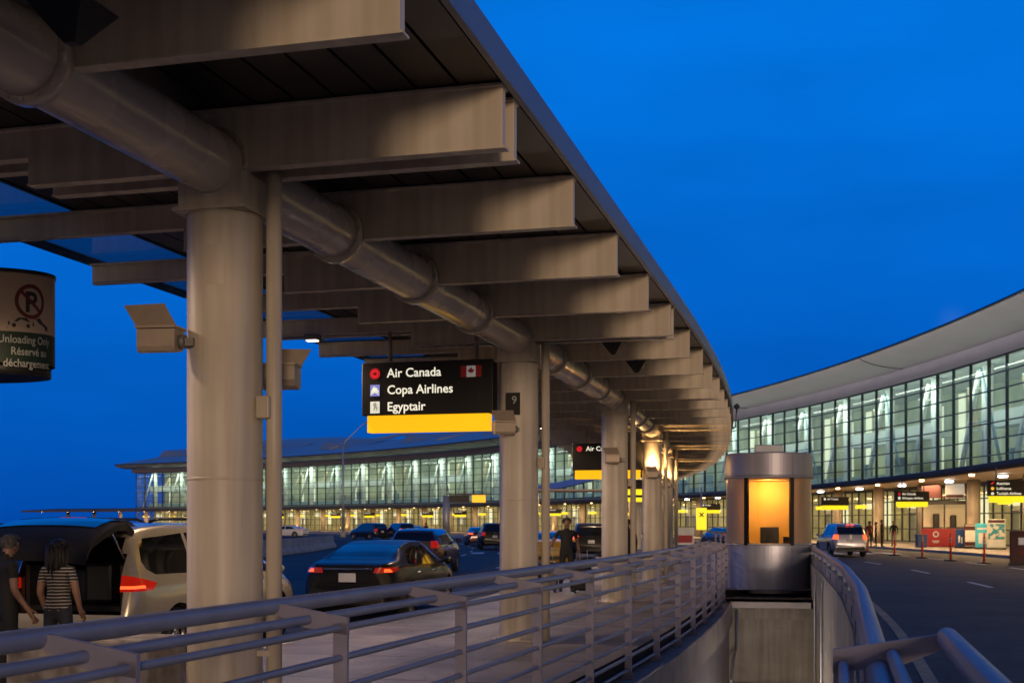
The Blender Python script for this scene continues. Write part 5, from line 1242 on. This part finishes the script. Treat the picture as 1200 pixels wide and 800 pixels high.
    for sx in (-1, 1): eb.ball(hc + Vector((sx * .080, .0, -.02)) * k, (.012 * k, .028 * k, .035 * k), 10)
    eb.build('ears', M['skin'], p)
    fb = MB()
    for sx in (-1, 1): fb.ball(hc + Vector((sx * .030, .098, -.005)) * k, (.013 * k, .008 * k, .007 * k), 8)
    fb.build('eyes', M['hair_dark'], p)
    fb = MB(); fb.ball(hc + Vector((0, .098, -.078)) * k, (.024 * k, .008 * k, .006 * k), 8); fb.build('mouth', M['dark_red'] if False else M['red_cloth'], p)
    return p
def pxp(px, Z, z=ROAD): return Vector(((px - 600) / 1450 * Z, Z, z))
person('woman in a black and white striped top with long dark hair, facing the open minivan', pxp(68, 12.95), FR(6) + .06, 1.60, dict(elL=(-.225, .0, 1.13), wrL=(-.22, .11, .92), paL=(-.21, .17, .85), elR=(.215, .02, 1.13), wrR=(.20, .13, .92), paR=(.19, .19, .86)), 'striped', 'denim', 'dark', fem=True, hairlong=True)
person('grey haired man in dark clothes turned towards the open minivan at the left edge', pxp(8, 12.75), FR(6) - .55, 1.66, dict(elR=(.25, -.02, 1.13), wrR=(.25, .12, .93), paR=(.24, .17, .86), jaw=(0, .05, 1.545), head=(0, .05, 1.61), crown=(0, .03, 1.68)), 'black_cloth', 'black_cloth', 'grey')
wm = pxp(664, 28.6, .0)
person('man in a black shirt walking towards the camera with suitcases', wm, PI + .12, 1.74,
       dict(elL=(-.27, -.08, 1.15), wrL=(-.30, -.05, .90), paL=(-.31, -.04, .82), elR=(.30, -.12, 1.17), wrR=(.42, -.22, .95), paR=(.45, -.25, .88), kneeL=(-.10, .12, .52), ankleL=(-.10, .17, .10), toeL=(-.11, .34, .06), heelL=(-.10, .13, .04), kneeR=(.10, -.02, .49), ankleR=(.11, -.22, .14), toeR=(.12, -.07, .04), heelR=(.11, -.26, .12)), 'black_cloth', 'black_cloth', 'grey')
def suitcase(label, p, rz, h=.66, w=.44):
    root = thing('suitcase', label, 'suitcase', p, rz)
    b = MB(); b.box((0, 0, h / 2 + .06), (w, .28, h), bev=.05); b.build('shell', M['case'], root)
    for x in (-.12, .12): b = MB(); b.tube([(x, .08, h), (x, .08, h + .42)], .011, 8); b.build('handle_tube', M['galv'], root)
    b = MB(); b.tube([(-.13, .08, h + .42), (.13, .08, h + .42)], .018, 8); b.build('grip', M['black'], root)
    for x in (-.16, .16):
        for y in (-.09, .09): b = MB(); b.lathe([(.03, -.014), (.03, .014)], 12, Matrix.Translation((x, y, .03)) @ Matrix.Rotation(PI / 2, 4, 'Y')); b.build('wheel', M['tyre'], root)
suitcase('black suitcase pulled on the left of the walking man', wm + Vector((-.42, .30, 0)), .1)
suitcase('black suitcase pulled on the right of the walking man', wm + Vector((.36, .10, 0)), -.1, .58)
TG = 'people waiting at the terminal doors'
for lab, px, Z, tp, lg, rz, H in (('person in a wine coloured top at the left of the waiting group', 1019, 82, 'red_cloth', 'black_cloth', .3, 1.72), ('person in a pale top in the middle of the waiting group', 1026.5, 83, 'grey_cloth', 'navy_cloth', 1.2, 1.66), ('tall person in dark clothes at the right of the waiting group', 1033.5, 82, 'black_cloth', 'black_cloth', -2.0, 1.80), ('person in black standing alone in front of the lit terminal doorway', 1047.5, 84, 'black_cloth', 'grey_cloth', 2.5, 1.74)):
    person(lab, pxp(px, Z, 0), rz, H, None, tp, lg, 'dark', TG, fingers=False, bare_arms=False)
person('person in light clothes beside the far dark van', pxp(583, 82), .4, 1.7, None, 'grey_cloth', 'denim', 'dark', None, fingers=False)
person('dark figure at the far terminal kerb near the gantry post', pxp(499, 120), .4, 1.75, None, 'navy_cloth', 'black_cloth', 'dark', None, fingers=False, bare_arms=False)
person('dark figure partly hidden behind the third column', pxp(735, 33, 0), .2, 1.72, None, 'black_cloth', 'black_cloth', 'dark', None, fingers=False, bare_arms=False)
# ================================================================== CAMERA, SKY, LIGHT
cam = bpy.data.cameras.new('camera'); co = bpy.data.objects.new('camera', cam); COL.objects.link(co)
co.location = (0, 0, 1.63); co.rotation_euler = (PI / 2, 0, 0)
cam.sensor_width = 36; cam.lens = 43.5; cam.shift_y = 212 / 1200; cam.clip_end = 6000; cam.clip_start = .05
cam.dof.use_dof = True; cam.dof.focus_distance = 10.5; cam.dof.aperture_fstop = 4.5
S.camera = co
w = bpy.data.worlds.new('World'); S.world = w; w.use_nodes = True
nt = w.node_tree; N = nt.nodes; L = nt.links
bg = N['Background']; bg.inputs['Strength'].default_value = 1.0
tc = N.new('ShaderNodeTexCoord'); sp = N.new('ShaderNodeSeparateXYZ'); L.new(tc.outputs['Generated'], sp.inputs['Vector'])
nz = N.new('ShaderNodeTexNoise'); nz.inputs['Scale'].default_value = 3.2; nz.inputs['Detail'].default_value = 5
mp = N.new('ShaderNodeMapping'); mp.inputs['Scale'].default_value = (1, 1, 3.5); L.new(tc.outputs['Generated'], mp.inputs['Vector']); L.new(mp.outputs['Vector'], nz.inputs['Vector'])
rp = N.new('ShaderNodeValToRGB'); L.new(sp.outputs['Z'], rp.inputs['Fac'])
cr = rp.color_ramp
SKYC = [(0.0, (.0003, .066, .39)), (.03, (.0003, .078, .43)), (.09, (.0003, .108, .54)), (.16, (.0004, .130, .62)), (.36, (.0004, .178, .76)), (.50, (.0006, .15, .64)), (.68, (.001, .07, .32)), (1.0, (.002, .03, .14))]
while len(cr.elements) < len(SKYC): cr.elements.new(.5)
for e, (p, c) in zip(cr.elements, SKYC): e.position = p; e.color = (*c, 1)
cl = N.new('ShaderNodeMapRange'); L.new(nz.outputs['Fac'], cl.inputs['Value']); cl.inputs['From Min'].default_value = .35; cl.inputs['From Max'].default_value = .7; cl.inputs['To Min'].default_value = .86; cl.inputs['To Max'].default_value = 1.05
mx = N.new('ShaderNodeMix'); mx.data_type = 'RGBA'; mx.blend_type = 'MULTIPLY'; mx.inputs['Factor'].default_value = 1; L.new(rp.outputs['Color'], mx.inputs['A']); L.new(cl.outputs['Result'], mx.inputs['B'])
sky = N.new('ShaderNodeTexSky'); sky.sky_type = 'NISHITA'; sky.sun_disc = False
SUN_EL, SUN_HEAD = R(6.5), R(-7.0)                 # the afterglow: light travels along this heading, low over the ground
sky.sun_elevation = SUN_EL; sky.sun_rotation = SUN_HEAD + PI
tint = N.new('ShaderNodeMix'); tint.data_type = 'RGBA'; tint.blend_type = 'MULTIPLY'; tint.inputs['Factor'].default_value = 1
L.new(sky.outputs['Color'], tint.inputs['A']); tint.inputs['B'].default_value = (.00005, .0001, .0002, 1)
ad = N.new('ShaderNodeMix'); ad.data_type = 'RGBA'; ad.blend_type = 'ADD'; ad.inputs['Factor'].default_value = 1
L.new(mx.outputs['Result'], ad.inputs['A']); L.new(tint.outputs['Result'], ad.inputs['B']); 
# unseen sky behind the camera: mauve and amber glow added to fill beams, columns
sky_fill = N.new('ShaderNodeMapRange'); sky_fill.interpolation_type = 'SMOOTHSTEP'; L.new(sp.outputs['Y'], sky_fill.inputs['Value']); sky_fill.inputs['From Min'].default_value = .15; sky_fill.inputs['From Max'].default_value = -.45
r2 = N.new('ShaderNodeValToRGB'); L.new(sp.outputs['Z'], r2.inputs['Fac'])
SKY_FILL = [(0, (.74, .54, .36)), (.12, (.46, .36, .27)), (.35, (.11, .11, .17)), (.7, (.008, .03, .13))]
while len(r2.color_ramp.elements) < len(SKY_FILL): r2.color_ramp.elements.new(.5)
for e, (p, c) in zip(r2.color_ramp.elements, SKY_FILL): e.position = p; e.color = (*c, 1)
m3 = N.new('ShaderNodeMix'); m3.data_type = 'RGBA'; L.new(sky_fill.outputs['Result'], m3.inputs['Factor']); L.new(ad.outputs['Result'], m3.inputs['A']); L.new(r2.outputs['Color'], m3.inputs['B'])
# one small pale cloud wisp and a thin band low over the terminal
def wisp(vec, prev, axis, size, col, k, sc):
    dp = N.new('ShaderNodeVectorMath'); dp.operation = 'DISTANCE'; dp.inputs[1].default_value = axis
    st = N.new('ShaderNodeVectorMath'); st.operation = 'MULTIPLY'; st.inputs[1].default_value = sc; L.new(vec, st.inputs[0]); a2 = tuple(x * y for x, y in zip(axis, sc)); dp.inputs[1].default_value = a2; L.new(st.outputs['Vector'], dp.inputs[0])
    n4 = N.new('ShaderNodeTexNoise'); n4.inputs['Scale'].default_value = 26; n4.inputs['Detail'].default_value = 5; L.new(vec, n4.inputs['Vector'])
    q1 = N.new('ShaderNodeMath'); q1.operation = 'MULTIPLY_ADD'; q1.inputs[1].default_value = size * 1.2; L.new(n4.outputs['Fac'], q1.inputs[0]); L.new(dp.outputs['Value'], q1.inputs[2])
    mr = N.new('ShaderNodeMapRange'); mr.interpolation_type = 'SMOOTHSTEP'; L.new(q1.outputs['Value'], mr.inputs['Value']); mr.inputs['From Min'].default_value = size * 1.6; mr.inputs['From Max'].default_value = size * .5; mr.inputs['To Max'].default_value = k
    mm = N.new('ShaderNodeMix'); mm.data_type = 'RGBA'; L.new(mr.outputs['Result'], mm.inputs['Factor']); L.new(prev, mm.inputs['A']); mm.inputs['B'].default_value = (*col, 1); return mm.outputs['Result']
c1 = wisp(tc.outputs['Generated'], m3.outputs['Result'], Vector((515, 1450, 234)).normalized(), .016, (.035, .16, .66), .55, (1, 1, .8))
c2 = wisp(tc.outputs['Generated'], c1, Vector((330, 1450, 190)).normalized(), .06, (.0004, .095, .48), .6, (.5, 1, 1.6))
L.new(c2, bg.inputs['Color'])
sl = bpy.data.lights.new('sun', 'SUN'); sl.energy = .95; sl.color = (1, .70, .47); sl.angle = R(9)
so = bpy.data.objects.new('sun', sl); COL.objects.link(so)
dv = Vector((math.sin(SUN_HEAD) * math.cos(SUN_EL), math.cos(SUN_HEAD) * math.cos(SUN_EL), -math.sin(SUN_EL)))
so.rotation_euler = dv.to_track_quat('-Z', 'Y').to_euler(); so.location = (0, -20, 20)
S.render.engine = 'CYCLES'
S.cycles.use_denoising = True
S.cycles.max_bounces = 6; S.cycles.transparent_max_bounces = 16; S.cycles.sample_clamp_indirect = 4
S.view_settings.view_transform = 'Standard'; S.view_settings.look = 'None'; S.view_settings.exposure = 0; S.view_settings.gamma = 1
S.view_settings.use_curve_mapping = False
